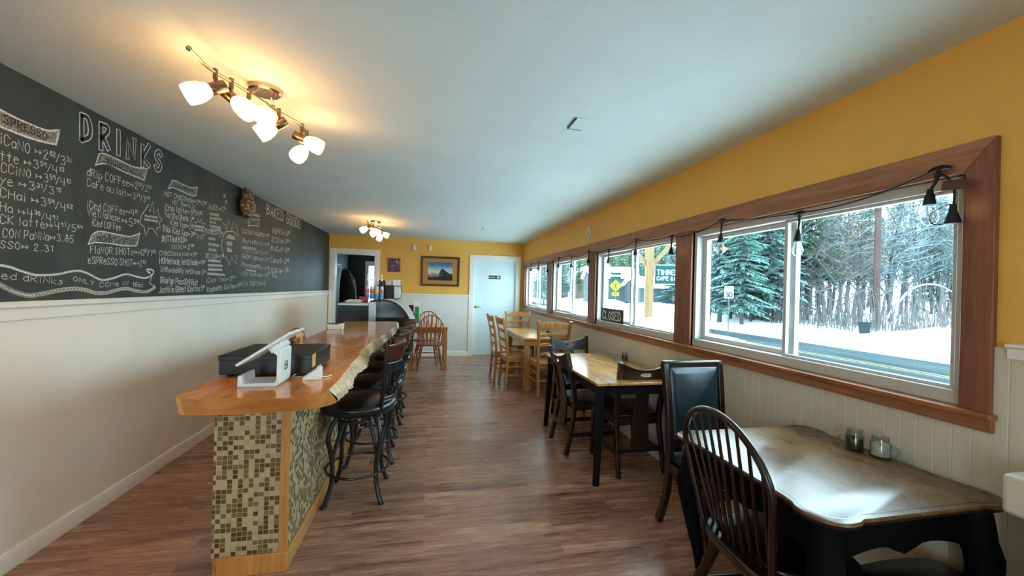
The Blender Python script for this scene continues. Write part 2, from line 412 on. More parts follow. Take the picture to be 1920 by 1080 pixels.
def bead(mb, s0, s1, z0, z1, tf, pitch=.056):
    """grooved board: profile runs along s, tf(s, depth, z)"""
    prof = []; s = s0
    while s < s1 - 1e-6:
        e = min(s + pitch, s1)
        prof += [(s, .0025), (s + .003, .005)]; prof += [(e - .003, .005)]
        s = e
    prof = [p for p in prof if p[0] <= s1] + [(s1, .005)]
    mb.loft([[tf(p[0], 0 if p[1] < .0005 else p[1], z) for p in prof] + [tf(s1, -.01, z), tf(s0, -.01, z)] for z in (z0, z1)])
b = MB(); bead(b, 1.022, YB, .0, .99, lambda s, d, z: (XR - .003 - d, s, z)); b.build('beadboard', 'bead', wr, smooth=False)
b = MB(); bead(b, -.36, 1.022, .0, 1.29, lambda s, d, z: (XR - .003 - d, s, z)); b.build('beadboard', 'bead', wr, smooth=False)
b = MB(); bead(b, DL1 + .095, DR0 - .085, .0, 1.26, lambda s, d, z: (s, YB - .003 - d, z), .05); b.build('beadboard', 'bead_back', wb, smooth=False)

b = MB(); b.prism([(0, 0), (.016, 0), (.016, .078), (.009, .092), (0, .092)], YF, YB - .03, lambda x, y, z: (XL + x, z, y)); struct(b.build('baseboard_left', 'white_trim'))
b = MB(); b.prism([(0, 0), (.022, 0), (.022, .085), (.012, .10), (0, .10)], DL1 + .095, DR0 - .085, lambda x, y, z: (z, YB - x, y)); struct(b.build('baseboard_back', 'white_trim'))
# chair rails
b = MB(); b.prism([(0, 1.225), (.014, 1.23), (.016, 1.285), (.034, 1.295), (.036, 1.316), (.03, 1.322), (0, 1.322)], YF, YB - .03, lambda x, y, z: (XL + x, z, y)); struct(b.build('trim_1', 'white_trim'))
b = MB(); b.prism([(0, 1.235), (.016, 1.24), (.018, 1.262), (.036, 1.27), (.036, 1.29), (0, 1.292)], DL1 + .095, DR0 - .085, lambda x, y, z: (z, YB - x, y)); struct(b.build('trim_2', 'white_trim'))
b = MB(); b.prism([(0, 1.25), (.02, 1.255), (.022, 1.29), (.034, 1.296), (.034, 1.306), (0, 1.308)], -.36, .985, lambda x, y, z: (XR - x, z, y)); struct(b.build('trim_3', 'white_trim'))
# white trim of the doorway and of the door
def casing(name, x0, x1, z1, w=.092):
    b = MB(); y0, y1 = YB - .022, YB + T + .004
    b.bb(x0 - w, x0 + .006, YB - .022, YB, 0, z1 + w); b.bb(x1 - .006, x1 + w, YB - .022, YB, 0, z1 + w); b.bb(x0 + .006, x1 - .006, YB - .022, YB, z1 - .006, z1 + w)
    b.bb(x0 - .002, x0 + .018, YB, y1, 0, z1); b.bb(x1 - .018, x1 + .002, YB, y1, 0, z1); b.bb(x0 + .018, x1 - .018, YB, y1, z1 - .018, z1 + .002)
    return struct(b.build(name, 'white_trim', bevel=.003))
casing('trim_4', DL0, DL1, DLZ); casing('trim_5', DR0, DR1, DRZ)

# ------------------------------------------------------------------ cedar casing of the window row
o_ = .022
CY0, CY1, CZ0, CZ1 = 1.022, 8.30, 1.03, 2.044
def yz(x0, x1): return lambda y, z, k: (x0 + (x1 - x0) * k, y, z)
b = MB(); b.prism([(CY0, CZ1), (CY1, CZ1), (WIN[3][1], WZ1 - .002), (WIN[0][0] - .004, WZ1 - .002)], 0, 1, yz(XR - o_, XR + .012)); tt = struct(b.build('trim_6', 'cedar', bevel=.004))
b = MB(); b.prism([(CY0, CZ0), (CY0, CZ1), (WIN[0][0] - .004, WZ1 - .002), (WIN[0][0] - .004, CZ0)], 0, 1, yz(XR - o_, XR + .012)); b.build('side_board', 'cedar_shaded', tt, bevel=.004)
b = MB(); b.prism([(CY1, CZ1), (CY1, CZ0), (WIN[3][1], CZ0), (WIN[3][1], WZ1 - .002)], 0, 1, yz(XR - o_, XR + .012)); b.build('side_board', 'cedar_shaded', tt, bevel=.004)
for i in range(3):
    b = MB(); b.bb(XR - .016, XR + .03, WIN[i][1], WIN[i + 1][0], CZ0, WZ1); b.build('mullion_post', 'cedar_shaded', tt, bevel=.004)
b = MB(); b.bb(XR - .048, XR + .035, CY0 - .012, CY1 + .01, 1.028, 1.05); b.build('window_sill', 'cedar_sill', tt, bevel=.005)
b = MB(); b.bb(XR - .026, XR - .002, CY0 - .006, CY1, .983, 1.028); b.build('apron_board', 'cedar', tt, bevel=.004)

# ------------------------------------------------------------------ four sliding vinyl windows, plus the added rear one
def ring(mb, x0, x1, y0, y1, z0, z1, wy, wz0, wz1=None):
    wz1 = wz0 if wz1 is None else wz1
    mb.bb(x0, x1, y0, y1, z0, z0 + wz0); mb.bb(x0, x1, y0, y1, z1 - wz1, z1)
    mb.bb(x0, x1, y0, y0 + wy, z0 + wz0, z1 - wz1); mb.bb(x0, x1, y1 - wy, y1, z0 + wz0, z1 - wz1)
for i, (y0, y1) in enumerate(WIN + [WREAR_ADDED]):
    w_ = sempty('window_%d' % (i + 1)); z0, z1 = WZ0 + .004, WZ1 - .002; ym = (y0 + y1) / 2
    b = MB(); ring(b, XR + .012, XR + .125, y0, y1, z0, z1, .03, .055, .045); b.build('frame', 'vinyl', w_, bevel=.004)
    b = MB(); ring(b, XR + .03, XR + .055, y0 + .03, ym + .018, z0 + .055, z1 - .045, .022, .014); b.build('sash', 'vinyl', w_, bevel=.003)
    b = MB(); ring(b, XR + .068, XR + .1, ym - .026, y1 - .03, z0 + .055, z1 - .045, .04, .03); b.build('sash', 'vinyl', w_, bevel=.003)
    b = MB(); b.bb(XR + .041, XR + .044, y0 + .05, ym, z0 + .066, z1 - .056); b.build('pane', 'glass', w_, smooth=False)
    b = MB(); b.bb(XR + .083, XR + .086, ym + .01, y1 - .065, z0 + .08, z1 - .07); b.build('pane', 'glass', w_, smooth=False)

# ------------------------------------------------------------------ restroom door
d1 = sempty('door_1')
b = MB(); b.bb(DR0 + .017, DR1 - .017, YB + .05, YB + .09, .004, DRZ - .017); b.build('door_slab', 'door_glow_tint', d1, bevel=.003)
p = at(892, 575, Y=YB + .05)
b = MB(); b.lathe([(.028, 0), (.028, .006), (.012, .012), (.011, .05), (.0, .052)], p, (0, -1, 0)); b.tube([p + V((0, -.045, 0)), p + V((.04, -.05, .002)), p + V((.105, -.048, -.004))], [.009, .008, .006]); b.build('door_handle', 'brass', d1)
b = MB(); b.bb(DR0 + .02, DR1 - .02, YB - .0, YB + .12, -.01, .006); b.build('threshold', 'floor', d1)

# half wall by the near right edge of the view
hw = sempty('trim_7')
b = MB(); b.bb(1.83, XR - .006, .30, .86, 0, .80); b.build('half_wall', 'bead', hw, bevel=.004)
b = MB(); b.bb(1.775, XR - .006, .26, .90, .79, .915); b.build('wall_cap', 'bead', hw, bevel=.014, seg=3)

# ------------------------------------------------------------------ room seen through the left doorway
b = MB(); yB = YB + 2.2
bx = [(-1.42, -.96)]
b.bb(XL - .2, -1.56, yB, yB + .1, 0, ZC); b.bb(-.95, .3, yB, yB + .1, 0, ZC); b.bb(-1.56, -.95, yB, yB + .1, 0, 1.0); b.bb(-1.56, -.95, yB, yB + .1, 1.96, ZC)
b.bb(XL - .1, XL - .02, YB + T, yB, 0, ZC); b.bb(-.05, .05, YB + T, yB, 0, ZC)
struct(b.build('wall_pantry', 'teal_wall', smooth=False))
w5 = sempty('window_6')
b = MB(); ring(b, 0, 1, 0, 1, 0, 1, .1, .1); b.v = [(-1.64 + .77 * y, yB - .02 + .1 * x, .91 + 1.14 * z) for x, y, z in b.v]; b.build('frame', 'white_trim', w5, bevel=.003)
b = MB(); b.bb(-1.57, -.94, yB + .05, yB + .053, 1.0, 1.97); b.build('pane', 'glass', w5, smooth=False)

# ================================================================== CHALKBOARD
XB = XL + .004
cb = thing('chalkboard', 'long black chalkboard menu covering the upper left wall', 'chalkboard')
b = MB(); b.bb(XL + .0006, XB, YF, YB - .001, 1.322, ZC - .001); b.build('board', 'chalkboard', cb, smooth=False)
GL = {
'A': ['00','39','60',None,'13','53'],'B':['00','09',None,'~','09','48','56','05',None,'~','05','54','52','00'],'C':['~','67','49','19','04','10','40','62'],
'D':['00','09',None,'~','09','48','64','51','00'],'E':['69','09','00','60',None,'05','45'],'F':['69','09','00',None,'05','45'],'G':['~','67','49','19','04','10','40','62','64',None,'64','34'],
'H':['00','09',None,'60','69',None,'05','65'],'I':['10','19'],'J':['~','59','52','30','10','02'],'K':['00','09',None,'69','04','60'],'L':['09','00','50'],'M':['00','09','34','69','60'],
'N':['00','09','60','69'],'O':['~','39','17','04','20','40','64','57','39'],'P':['00','09',None,'~','09','59','57','54','04'],'R':['00','09',None,'~','09','58','56','04',None,'24','60'],
'S':['~','67','49','18','16','53','51','20','02'],'T':['09','69',None,'39','30'],'U':['~','09','02','20','40','62','69'],'V':['09','30','69'],'W':['09','10','36','50','69'],
'X':['00','69',None,'09','60'],'Y':['09','35','69',None,'35','30'],'Z':['09','69','00','60'],
'a':['~','55','26','03','20','52',None,'56','50'],'b':['09','00',None,'~','04','26','53','30','01'],'c':['~','55','26','03','20','51'],'d':['59','50',None,'~','54','36','03','20','51'],
'e':['03','54',None,'~','54','36','16','03','10','40','51'],'f':['~','59','38','36','30',None,'06','56'],'g':['56','5a',None,'~','55','26','03','20','52',None,'~','5a','3c','0b'],
'h':['09','00',None,'~','04','26','45','50'],'i':['10','16',None,'18','19'],'k':['09','00',None,'46','03','50'],'l':['10','19'],'m':['00','06',None,'~','04','26','35','30',None,'~','34','56','65','60'],
'n':['00','06',None,'~','04','26','46','50'],'o':['~','26','03','20','40','53','36','26'],'p':['06','0c',None,'~','05','36','53','30','01'],'r':['00','06',None,'~','03','26','45'],
's':['~','55','36','15','43','41','20','01'],'t':['29','20',None,'06','46'],'u':['~','06','01','20','51',None,'56','50'],'v':['06','20','46'],'w':['06','10','34','50','66'],'x':['06','50',None,'00','56'],
'y':['06','23',None,'56','0c'],'z':['06','56','00','50'],
'0':['~','39','07','02','30','62','67','39'],'1':['17','39','30'],'2':['~','07','39','57','34','00',None,'00','60'],'3':['~','08','39','57','35',None,'~','35','63','40','01'],'4':['09','04','64',None,'59','50'],
'5':['69','19','05',None,'~','05','45','63','40','01'],'6':['~','59','17','03','20','40','53','35','04'],'7':['09','69','20'],'8':['~','35','17','39','57','35','03','20','40','63','35'],'9':['~','57','39','06','25','57',None,'57','50'],
'/':['00','49'],'.':['20','21'],'-':['04','54'],'>':['04','84',None,'62','84','66',None,'02','24','06'],'+':['04','54',None,'22','26'],'&':['~','60','27','39','47','03','20','40','64'],"'":['29','27'],',':['21','0a'],'=':['03','53',None,'05','55'],
}
WD = {'I':2,'i':2,'l':2,'.':3.4,'1':4,'>':9,"'":3,'/':4.5,'M':6.5,'m':6.5,'-':6}
YM = {'a': -1, 'b': -2, 'c': -3}
def layout(text, jit=0, rnd=None):
    """strokes of a line of hand lettering in cap-height units (cap = 9); '^' toggles raised small figures"""
    x = 0; out = []; sup = False
    for ch in text:
        if ch == '^': sup = not sup; continue
        k = .55 if sup else 1
        if ch == ' ': x += 4 * k; continue
        g = GL.get(ch)
        if g is None: x += 5; continue
        cur = []; sm = False
        jy = rnd.uniform(-jit, jit) if rnd else 0
        def flush():
            if len(cur) > 1:
                pts = [(x + px_ * k, (4.6 if sup else 0) + py_ * k + jy) for px_, py_ in cur]
                if sm: pts = [(q.x, q.y) for q in cr(pts, 4)]
                out.append(pts)
        for tk in g:
            if tk is None: flush(); cur = []; sm = False
            elif tk == '~': sm = True
            else: cur.append((int(tk[0]), YM[tk[1]] if tk[1] in YM else int(tk[1])))
        flush(); cur = []
        w_ = WD.get(ch, 6 if (ch.isupper() or ch.isdigit()) else 5)
        x += (w_ + 2.3) * k
    return out, max(x - 2, 1)
def ribbon(mb, pts, w, tf, h=.0006):
    """flat chalk stroke; pts in the board's plane (s, z), tf lifts them"""
    P = [V((p[0], p[1], 0)) for p in pts]; m = len(P); L = []
    for i in range(m):
        tg = P[min(i + 1, m - 1)] - P[max(i - 1, 0)]
        if tg.length < 1e-9: tg = V((1, 0, 0))
        tg.normalize(); n = V((-tg.y, tg.x, 0)); a = P[i] + n * w / 2; c_ = P[i] - n * w / 2
        if i == 0: a -= tg * w / 3; c_ -= tg * w / 3
        if i == m - 1: a += tg * w / 3; c_ += tg * w / 3
        L.append((a, c_))
    vs = []
    for a, c_ in L: vs += [tf(a.x, a.y, h), tf(c_.x, c_.y, h)]
    mb.add(vs, [(2 * i, 2 * i + 1, 2 * i + 3, 2 * i + 2) for i in range(m - 1)])
def btf(s, z, h): return (XB + h, s, z)
def wp(px, py): q = at(px, py, X=XB); return (q.y, q.z)
crnd = random.Random(5)
def chalk(mb, text, x0, y0, x1, y1, hpx, wt=.085, h=.0006):
    a, c_ = wp(x0, y0), wp(x1, y1)
    sts, w_ = layout(text, .35, crnd)
    za, zc = wp(x0, y0 - hpx)[1] - a[1], None
    zc = za
    k = (c_[0] - a[0]) / w_
    for st in sts:
        pts = []
        for sx, sz in st:
            u = sx / w_
            pts.append((a[0] + (c_[0] - a[0]) * u, a[1] + (c_[1] - a[1]) * u + sz / 9 * za))
        ribbon(mb, pts, max(za * wt, .0035), btf, h)
def line(mb, pxs, w=.008, h=.0006, smooth=True, closed=False):
    pts = [wp(*p) for p in pxs]
    if smooth: pts = [(q.x, q.y) for q in cr(pts, 5, closed)]
    if closed: pts.append(pts[0])
    ribbon(mb, pts, w, btf, h)
def scrib(mb, x0, y0, x1, y1, hpx, wt=.1, dens=1.0, h=.0006):
    """an unreadable word: a run of small upright chalk strokes"""
    a, c_ = wp(x0, y0), wp(x1, y1); hz = wp(x0, y0 - hpx)[1] - a[1]
    n = max(3, int((c_[0] - a[0]) / (hz * .42) * dens))
    for i in range(n):
        u = (i + .5) / n; s = a[0] + (c_[0] - a[0]) * u; z = a[1] + (c_[1] - a[1]) * u; d = hz * .17
        kind = crnd.randrange(4)
        if kind == 0: pts = [(s - d, z), (s - d, z + hz), (s + d, z + hz * .2)]
        elif kind == 1: pts = [(s + d, z + hz * .8), (s - d, z + hz), (s - d, z), (s + d, z + hz * .1)]
        elif kind == 2: pts = [(s - d, z), (s, z + hz), (s + d, z)]
        else: pts = [(s - d, z + hz), (s - d, z), (s + d, z), (s + d, z + hz)]
        ribbon(mb, pts, hz * wt, btf, h)
def area(mb, pxs, h=.0003):
    pts = [wp(*p) for p in pxs]; mb.add([btf(s, z, h) for s, z in pts], [tuple(range(len(pts)))])
def strip(mb, top, bot, h=.0003):
    A = [wp(*p) for p in top]; B = [wp(*p) for p in bot]
    A = [(q.x, q.y) for q in cr(A, 5)]; B = [(q.x, q.y) for q in cr(B, 5)]
    n = 24
    def smp(L, u): f = u * (len(L) - 1); i = min(int(f), len(L) - 2); t_ = f - i; return (L[i][0] + (L[i + 1][0] - L[i][0]) * t_, L[i][1] + (L[i + 1][1] - L[i][1]) * t_)
    vs = []
    for i in range(n + 1): vs += [btf(*smp(A, i / n), h), btf(*smp(B, i / n), h)]
    mb.add(vs, [(2 * i, 2 * i + 1, 2 * i + 3, 2 * i + 2) for i in range(n)])

# headings: a wide chalk letter with a bare slate line inside it
hd = MB(); sl = MB()
for ch, x0, x1, yt, yb_ in (('D', 153, 169, 216, 262), ('R', 189, 203, 233, 279), ('I', 222, 224, 246, 289), ('N', 239, 252, 262, 296), ('K', 267, 279, 273, 311), ('S', 291, 302, 284, 319)):
    if ch == 'I': sts, w_ = [[(0, 0), (0, 9)]], 1
    else: sts, w_ = layout(ch)[0], 6
    for st in sts:
        pts = []
        for sx, sz in st:
            s, z = wp(x0 + (x1 - x0) * sx / w_, yb_ + (yt - yb_) * sz / 9); pts.append((s, z))
        ribbon(hd, pts, .036, btf, .0006); ribbon(sl, pts, .021, btf, .0012)
ho = hd.build('heading', 'chalk', cb, smooth=False); sl.build('letter_core', 'slate', ho, smooth=False)
hd = MB(); chalk(hd, 'BAKED', 500, 402, 531, 415, 20, .10); hd.build('heading', 'chalk', cb, smooth=False)
hd = MB(); chalk(hd, 'GOODS', 537, 418, 563, 429, 18, .10); hd.build('heading', 'chalk', cb, smooth=False)

def banner(top, bot, text=None, tl=None, outline=.007):
    fl = MB(); strip(fl, top, bot); f = fl.build('banner', 'smudge', cb, smooth=False)
    ol = MB(); line(ol, top, outline); line(ol, bot, outline); line(ol, [top[0], bot[0]], outline, smooth=False); line(ol, [top[-1], bot[-1]], outline, smooth=False)
    ol.build('banner_outline', 'chalk', f, smooth=False)
    tx = MB()
    if text: chalk(tx, text, *tl, .16, .0009)
    elif tl: scrib(tx, *tl, .16, 1, .0009)
    if tx.v: tx.build('banner_lettering', 'slate', f, smooth=False)
banner([(-24, 196), (0, 206), (40, 226), (85, 244), (111, 244)], [(-24, 228), (0, 237), (40, 253), (70, 263), (105, 271)], 'SPRESSO', (7, 231, 88, 262, 16), .011)
banner([(185, 289), (196, 288), (223, 300), (251, 313), (276, 316)], [(179, 310), (190, 307), (205, 309), (232, 322), (270, 338)], None, (196, 306, 266, 332, 12))
banner([(173, 440), (183, 434), (198, 435), (222, 440), (245, 443), (262, 437)], [(165, 458), (177, 455), (189, 455), (208, 457), (233, 461), (256, 461)], 'additional', (181, 453, 252, 458, 14))
banner([(323, 338), (330, 339), (343, 346), (360, 352), (370, 350)], [(315, 354), (325, 352), (339, 358), (360, 367), (368, 366)], None, (325, 349, 364, 362, 7))
banner([(467, 408), (476, 411), (487, 411)], [(465, 424), (475, 423), (485, 425)], None, (468, 420, 484, 422, 7), .006)

# price lists, one mesh per column
b = MB()
for a in (("iCaNO >2^82^/3^31", 0, 269, 132, 313, 19), ("tte >3^59^/4^10", 0, 299, 118, 329, 17), ("CCiNO >3^59^/4^10", 2, 322, 131, 351, 17), ("ye >3^31^/3^15", 0, 344, 113, 367, 16),
          ("CHai >3^59^/4^62", 0, 368, 135, 399, 17), ("Ha >4^36^/4^97", 0, 394, 108, 420, 16), ("CK latte>4^97^/5^64", 0, 418, 153, 436, 16), ("CON PaNNa>3.85", 5, 444, 137, 455, 16), ("SSO> 2.31", 0, 465, 100, 473, 14)):
    chalk(b, *a)
b.build('price_list', 'chalk', cb, smooth=False)
b = MB()
for a in (("dRip COFFee>2^51^/2^57", 163, 329, 284, 362, 13), ("CaFe au lait>3^39^/3^99", 163, 348, 280, 381, 12), ("iCed COFFee>4^10", 163, 390, 257, 406, 12), ("VieTNaMese", 164, 404, 224, 415, 11), (">5^59", 228, 419, 259, 428, 13),
          ("iCed COFFee", 172, 423, 226, 432, 11), ("FlaVOR SHOTs>+0^51^/1^03", 169, 475, 291, 480, 12), ("eSPReSSO SHOT>+2^51", 165, 494, 272, 500, 12)):
    chalk(b, *a[:5], a[5] * 1.15)
b.build('price_list', 'chalk', cb, smooth=False)
b = MB()
for a in (("HOT CHOCOlate>2^82^/3^59", 308, 367, 387, 387, 8), ("HOT Tea>2.31", 323, 382, 366, 392, 7), ("CHai latte>3^59^/4^62", 310, 394, 378, 407, 10), ("VaNilla CReMe 3^59", 309, 407, 363, 417, 9), ("iCed Tea>3^31", 319, 421, 362, 430, 9),
          ("THai iCed Tea>3^59", 304, 433, 365, 446, 10), ("BOTTled H2O>", 304, 453, 351, 455, 10), ("MilK>2^05", 322, 467, 363, 467, 8), ("CHOCOlate MilK>3^59", 299, 478, 369, 481, 7), ("HOMeMade leMONade>4^62", 299, 494, 384, 498, 10),
          ("StRawbeRRy leMONade 5^59", 301, 509, 385, 515, 8), ("ORaNge PassiONFRuit", 300, 530, 371, 535, 10), ("JasMiNe GReeN iCed tea 5^59", 298, 549, 383, 545, 10)):
    chalk(b, *a[:5], a[5] * 1.15, .12)
b.build('price_list', 'chalk', cb, smooth=False)
b = MB()
chalk(b, "JUICE>2^31", 389, 391, 423, 397, 9, .11); chalk(b, "SOdaS>2^05", 386, 437, 418, 444, 9, .11); chalk(b, "SELTZER>2^05", 385, 483, 419, 485, 8, .14)
for x0, y0, x1, y1 in ((393, 403, 411, 406), (393, 411, 416, 414), (393, 418, 405, 420), (393, 426, 414, 429), (394, 433, 414, 434), (391, 449, 404, 451), (391, 460, 411, 463), (391, 470, 406, 472)): scrib(b, x0, y0, x1, y1, 5, .16)
for x0, y0, x1, y1 in ((390, 490, 414, 492), (390, 499, 417, 500), (390, 507, 417, 508), (389, 515, 421, 517)): scrib(b, x0, y0, x1, y1, 4, .3, 1.2)
chalk(b, "iCed Tea>3^59", 386, 530, 440, 525, 8, .11); chalk(b, "RaspbeRRy iCed Tea>3^59", 388, 547, 450, 539, 9, .11)
for x, y in ((420, 370), (423, 381)): scrib(b, x - 1, y, x + 3, y + 1, 7, .16)
b.build('price_list', 'chalk', cb, smooth=False)
b = MB()
chalk(b, ".COCONut MaCaROON-4^75", 452, 436, 504, 446, 8, .11); chalk(b, ".ButteRMilK-4^75", 452, 454, 504, 463, 8, .11); scrib(b, 453, 466, 480, 469, 5, .14); chalk(b, "MiNi MuFFiN-4^75", 461, 474, 503, 478, 6, .12)
chalk(b, ".SHORt bRead-4^75", 450, 483, 503, 491, 8, .11); chalk(b, ".RaspbeRRy-4^75", 450, 498, 503, 507, 8, .11); scrib(b, 460, 507, 480, 510, 3, .2); chalk(b, ".NOt OatMeal-4^75", 449, 516, 503, 520, 8, .11); chalk(b, ".MiNi SOFtS>5", 448, 537, 497, 535, 9, .11)
scrib(b, 467, 402, 487, 408, 6, .16)
b.build('price_list', 'chalk', cb, smooth=False)
b = MB()
for a in (("MUFFiN-3^59", 511, 437, 543, 443, 10), ("SCONe-3^59", 509, 453, 542, 458, 9), ("BisCuit-3^59", 508, 469, 542, 474, 9), ("CakeS-2^05", 507, 492, 541, 494, 9), ("COOKie-1^75", 503, 511, 540, 512, 9), ("Pie", 511, 520, 519, 521, 7)): chalk(b, *a, .12)
b.build('price_list', 'chalk', cb, smooth=False)

# wavy ribbon along the bottom
b = MB()
line(b, [(-30, 488), (0, 497), (19, 501), (39, 508), (64, 515), (84, 516), (109, 514), (132, 509), (150, 508), (167, 514), (180, 521), (194, 525), (214, 521), (237, 514), (257, 519), (274, 521), (286, 514), (287, 507), (276, 505), (277, 509), (281, 512)], .012)
line(b, [(285, 516), (280, 531), (290, 537)], .008, smooth=False)
lo = [(-30, 522), (0, 531), (19, 541), (39, 548), (58, 551), (84, 547), (109, 542), (136, 539), (159, 541), (179, 547), (198, 547), (218, 542), (237, 539), (257, 544), (276, 545), (290, 537)]
line(b, lo, .008); lo2 = [(x, y + 7 - (x + 30) * .012) for x, y in lo]; line(b, lo2, .008)
A = [(q.x, q.y) for q in cr(lo, 4)]
for i, (x, y) in enumerate(A):
    line(b, [(x, y), (x + .5, y + 7 - (x + 30) * .012)], .012, smooth=False)
chalk(b, "ed dRiNks", 3, 522, 118, 534, 13); chalk(b, "ONLY", 137, 526, 177, 535, 8, .16); chalk(b, "COMe iN", 187, 539, 240, 534, 9); chalk(b, "16oz", 248, 537, 268, 538, 8, .16)
b.build('ribbon_notice', 'chalk', cb, smooth=False)
b = MB(); line(b, [(265, 404), (279, 383), (281, 398), (286, 377), (289, 401), (296, 392), (298, 405), (304, 412), (299, 417), (300, 427), (293, 427), (296, 443), (286, 428), (279, 428), (273, 443), (270, 425), (264, 421), (262, 416)], .006, smooth=False, closed=True)
for y in (406, 413): scrib(b, 271, y, 296, y + 4, 4, .2)
b.build('starburst', 'chalk', cb, smooth=False)
b = MB(); pts = []
for i in range(20):
    a = 2 * PI * i / 20; r = 1 if i % 2 == 0 else .62
    pts.append((374 + 13 * r * math.cos(a), 429 + 20 * r * math.sin(a) + 2 * math.cos(a)))
line(b, pts, .007, smooth=False, closed=True)
for y in (426, 432): scrib(b, 366, y, 381, y + 2, 4, .2)
b.build('starburst', 'chalk', cb, smooth=False)
b = MB(); line(b, [(419, 417), (424, 431), (429, 412), (434, 432), (438, 415), (440, 430), (443, 421), (447, 443), (437, 434), (424, 434), (418, 443), (415, 461), (420, 483), (424, 481), (430, 497), (434, 482), (442, 495), (445, 478), (440, 480)], .008, smooth=False)
for y, x1 in ((447, 440), (459, 435), (471, 435)): scrib(b, 425, y, x1, y + 2, 7, .22)
b.build('starburst', 'chalk', cb, smooth=False)
# ================================================================== THE BAR
ZS, ZU = .985, .915
bar = thing('bar_counter', 'long live-edge wooden bar counter on a mosaic tiled base', 'bar counter')
top_r = [(-.750, 1.752), (-.589, 1.736), (-.513, 1.748), (-.455, 1.800), (-.425, 1.856), (-.428, 2.10), (-.431, 2.26), (-.446, 2.46), (-.446, 2.74), (-.468, 2.92), (-.460, 3.34), (-.436, 3.62), (-.41, 4.1), (-.385, 4.75), (-.408, 5.28)]
bot_r = [(-.750, 1.768), (-.575, 1.784), (-.49, 1.802), (-.44, 1.84), (-.400, 1.915), (-.386, 2.13), (-.388, 2.19), (-.413, 2.40), (-.394, 2.70), (-.407, 2.83), (-.434, 3.23), (-.408, 3.77), (-.385, 4.2), (-.368, 4.75), (-.385, 5.28)]
left = [(-1.036, 5.28), (-1.02, 4.28), (-1.02, 3.55), (-1.01, 2.6), (-1.0, 2.10), (-.994, 1.86), (-.980, 1.80), (-.95, 1.775)]
leftb = [(-1.03, 5.28), (-1.015, 4.28), (-1.015, 3.55), (-1.005, 2.6), (-.995, 2.12), (-.990, 1.87), (-.972, 1.806), (-.94, 1.785)]
def dense(P, n=5): return [(q.x, q.y) for q in cr(P, n)]
rnd = random.Random(3)
TR, BR = dense(top_r, 8), dense(bot_r, 8)
BR = [(x + (rnd.uniform(-.008, .008) if y > 1.95 else 0), y) for x, y in BR]; TR = [(x + (rnd.uniform(-.004, .004) if y > 1.95 else 0), y) for x, y in TR]
b = MB(); n = len(TR); L = dense(left, 3); LB = dense(leftb, 3)
tp = TR + L; bt = BR + LB; N = len(tp)
b.add([(x, y, ZS) for x, y in tp] + [(x, y, ZU) for x, y in bt], [tuple(range(N)), tuple(reversed(range(N, 2 * N)))] + [(i, i + 1, N + i + 1, N + i) for i in range(n - 1, N - 1)])
slab = b.build('counter_slab', 'slab', bar, angle=30)
k0 = 8 * 4
b = MB(); b.add([(x, y, ZS) for x, y in TR[:k0 + 1]] + [(x, y, ZU) for x, y in BR[:k0 + 1]], [(i, i + 1, k0 + 2 + i, k0 + 1 + i) for i in range(k0)])
b.add([(tp[-1][0], tp[-1][1], ZS), (tp[0][0], tp[0][1], ZS), (bt[0][0], bt[0][1], ZU), (bt[-1][0], bt[-1][1], ZU)], [(0, 1, 2, 3)])
b.build('slab_front', 'slab_front', slab)
vs = []; m = 5
for i in range(k0, n):
    for j in range(m + 1):
        u = j / m; z = ZS + (ZU - ZS) * u; d = math.sin(u * PI) * .008 + rnd.uniform(-.005, .005) * (0 < j < m)
        vs.append((TR[i][0] + (BR[i][0] - TR[i][0]) * u + d, TR[i][1] + (BR[i][1] - TR[i][1]) * u, z))
b = MB(); b.add(vs, [(i * (m + 1) + j, i * (m + 1) + j + 1, (i + 1) * (m + 1) + j + 1, (i + 1) * (m + 1) + j) for i in range(n - 1 - k0) for j in range(m)])
b.build('live_edge', 'slab_edge', slab, angle=60)
BY0, BX0, BX1 = 2.17, -1.012, -.683
b = MB(); b.bb(BX0 + .004, BX1 - .006, BY0 + .006, 5.18, .0, ZU); b.build('base_core', 'base_wood', bar)
b = MB(); b.bb(BX0, BX1 - .026, BY0, BY0 + .006, .095, ZU - .002); b.build('end_tile_panel', 'tile_end', bar, smooth=False)
b = MB(); b.bb(BX1 - .007, BX1 - .001, BY0 + .03, 5.05, .09, ZU - .002); b.build('side_tile_panel', 'tile_side', bar, smooth=False)
b = MB(); b.bb(BX1 - .03, BX1 + .004, BY0 - .004, BY0 + .03, .09, ZU - .001); b.build('corner_post', 'post_wood', bar, bevel=.003)
b = MB(); b.bb(-.985, BX1 + .014, BY0 - .012, BY0 + .006, 0, .098); b.build('base_board', 'post_wood', bar, bevel=.003)
b = MB(); b.bb(BX1 - .001, BX1 + .014, BY0 + .006, 5.05, 0, .092); b.build('base_board', 'base_wood', bar, bevel=.003)
b = MB(); b.bb(BX1 - .02, -.47, 5.05, 5.056, .09, ZU - .002); b.build('return_tile_panel', 'tile_end', bar, smooth=False)
b = MB(); b.bb(BX1 - .02, -.445, 5.056, 5.2, 0, ZU - .001); b.build('return_pier', 'base_wood', bar, bevel=.003)
b = MB(); b.bb(-.47, -.435, 5.02, 5.06, 0, ZU - .001); b.build('corner_post', 'post_wood', bar, bevel=.003)

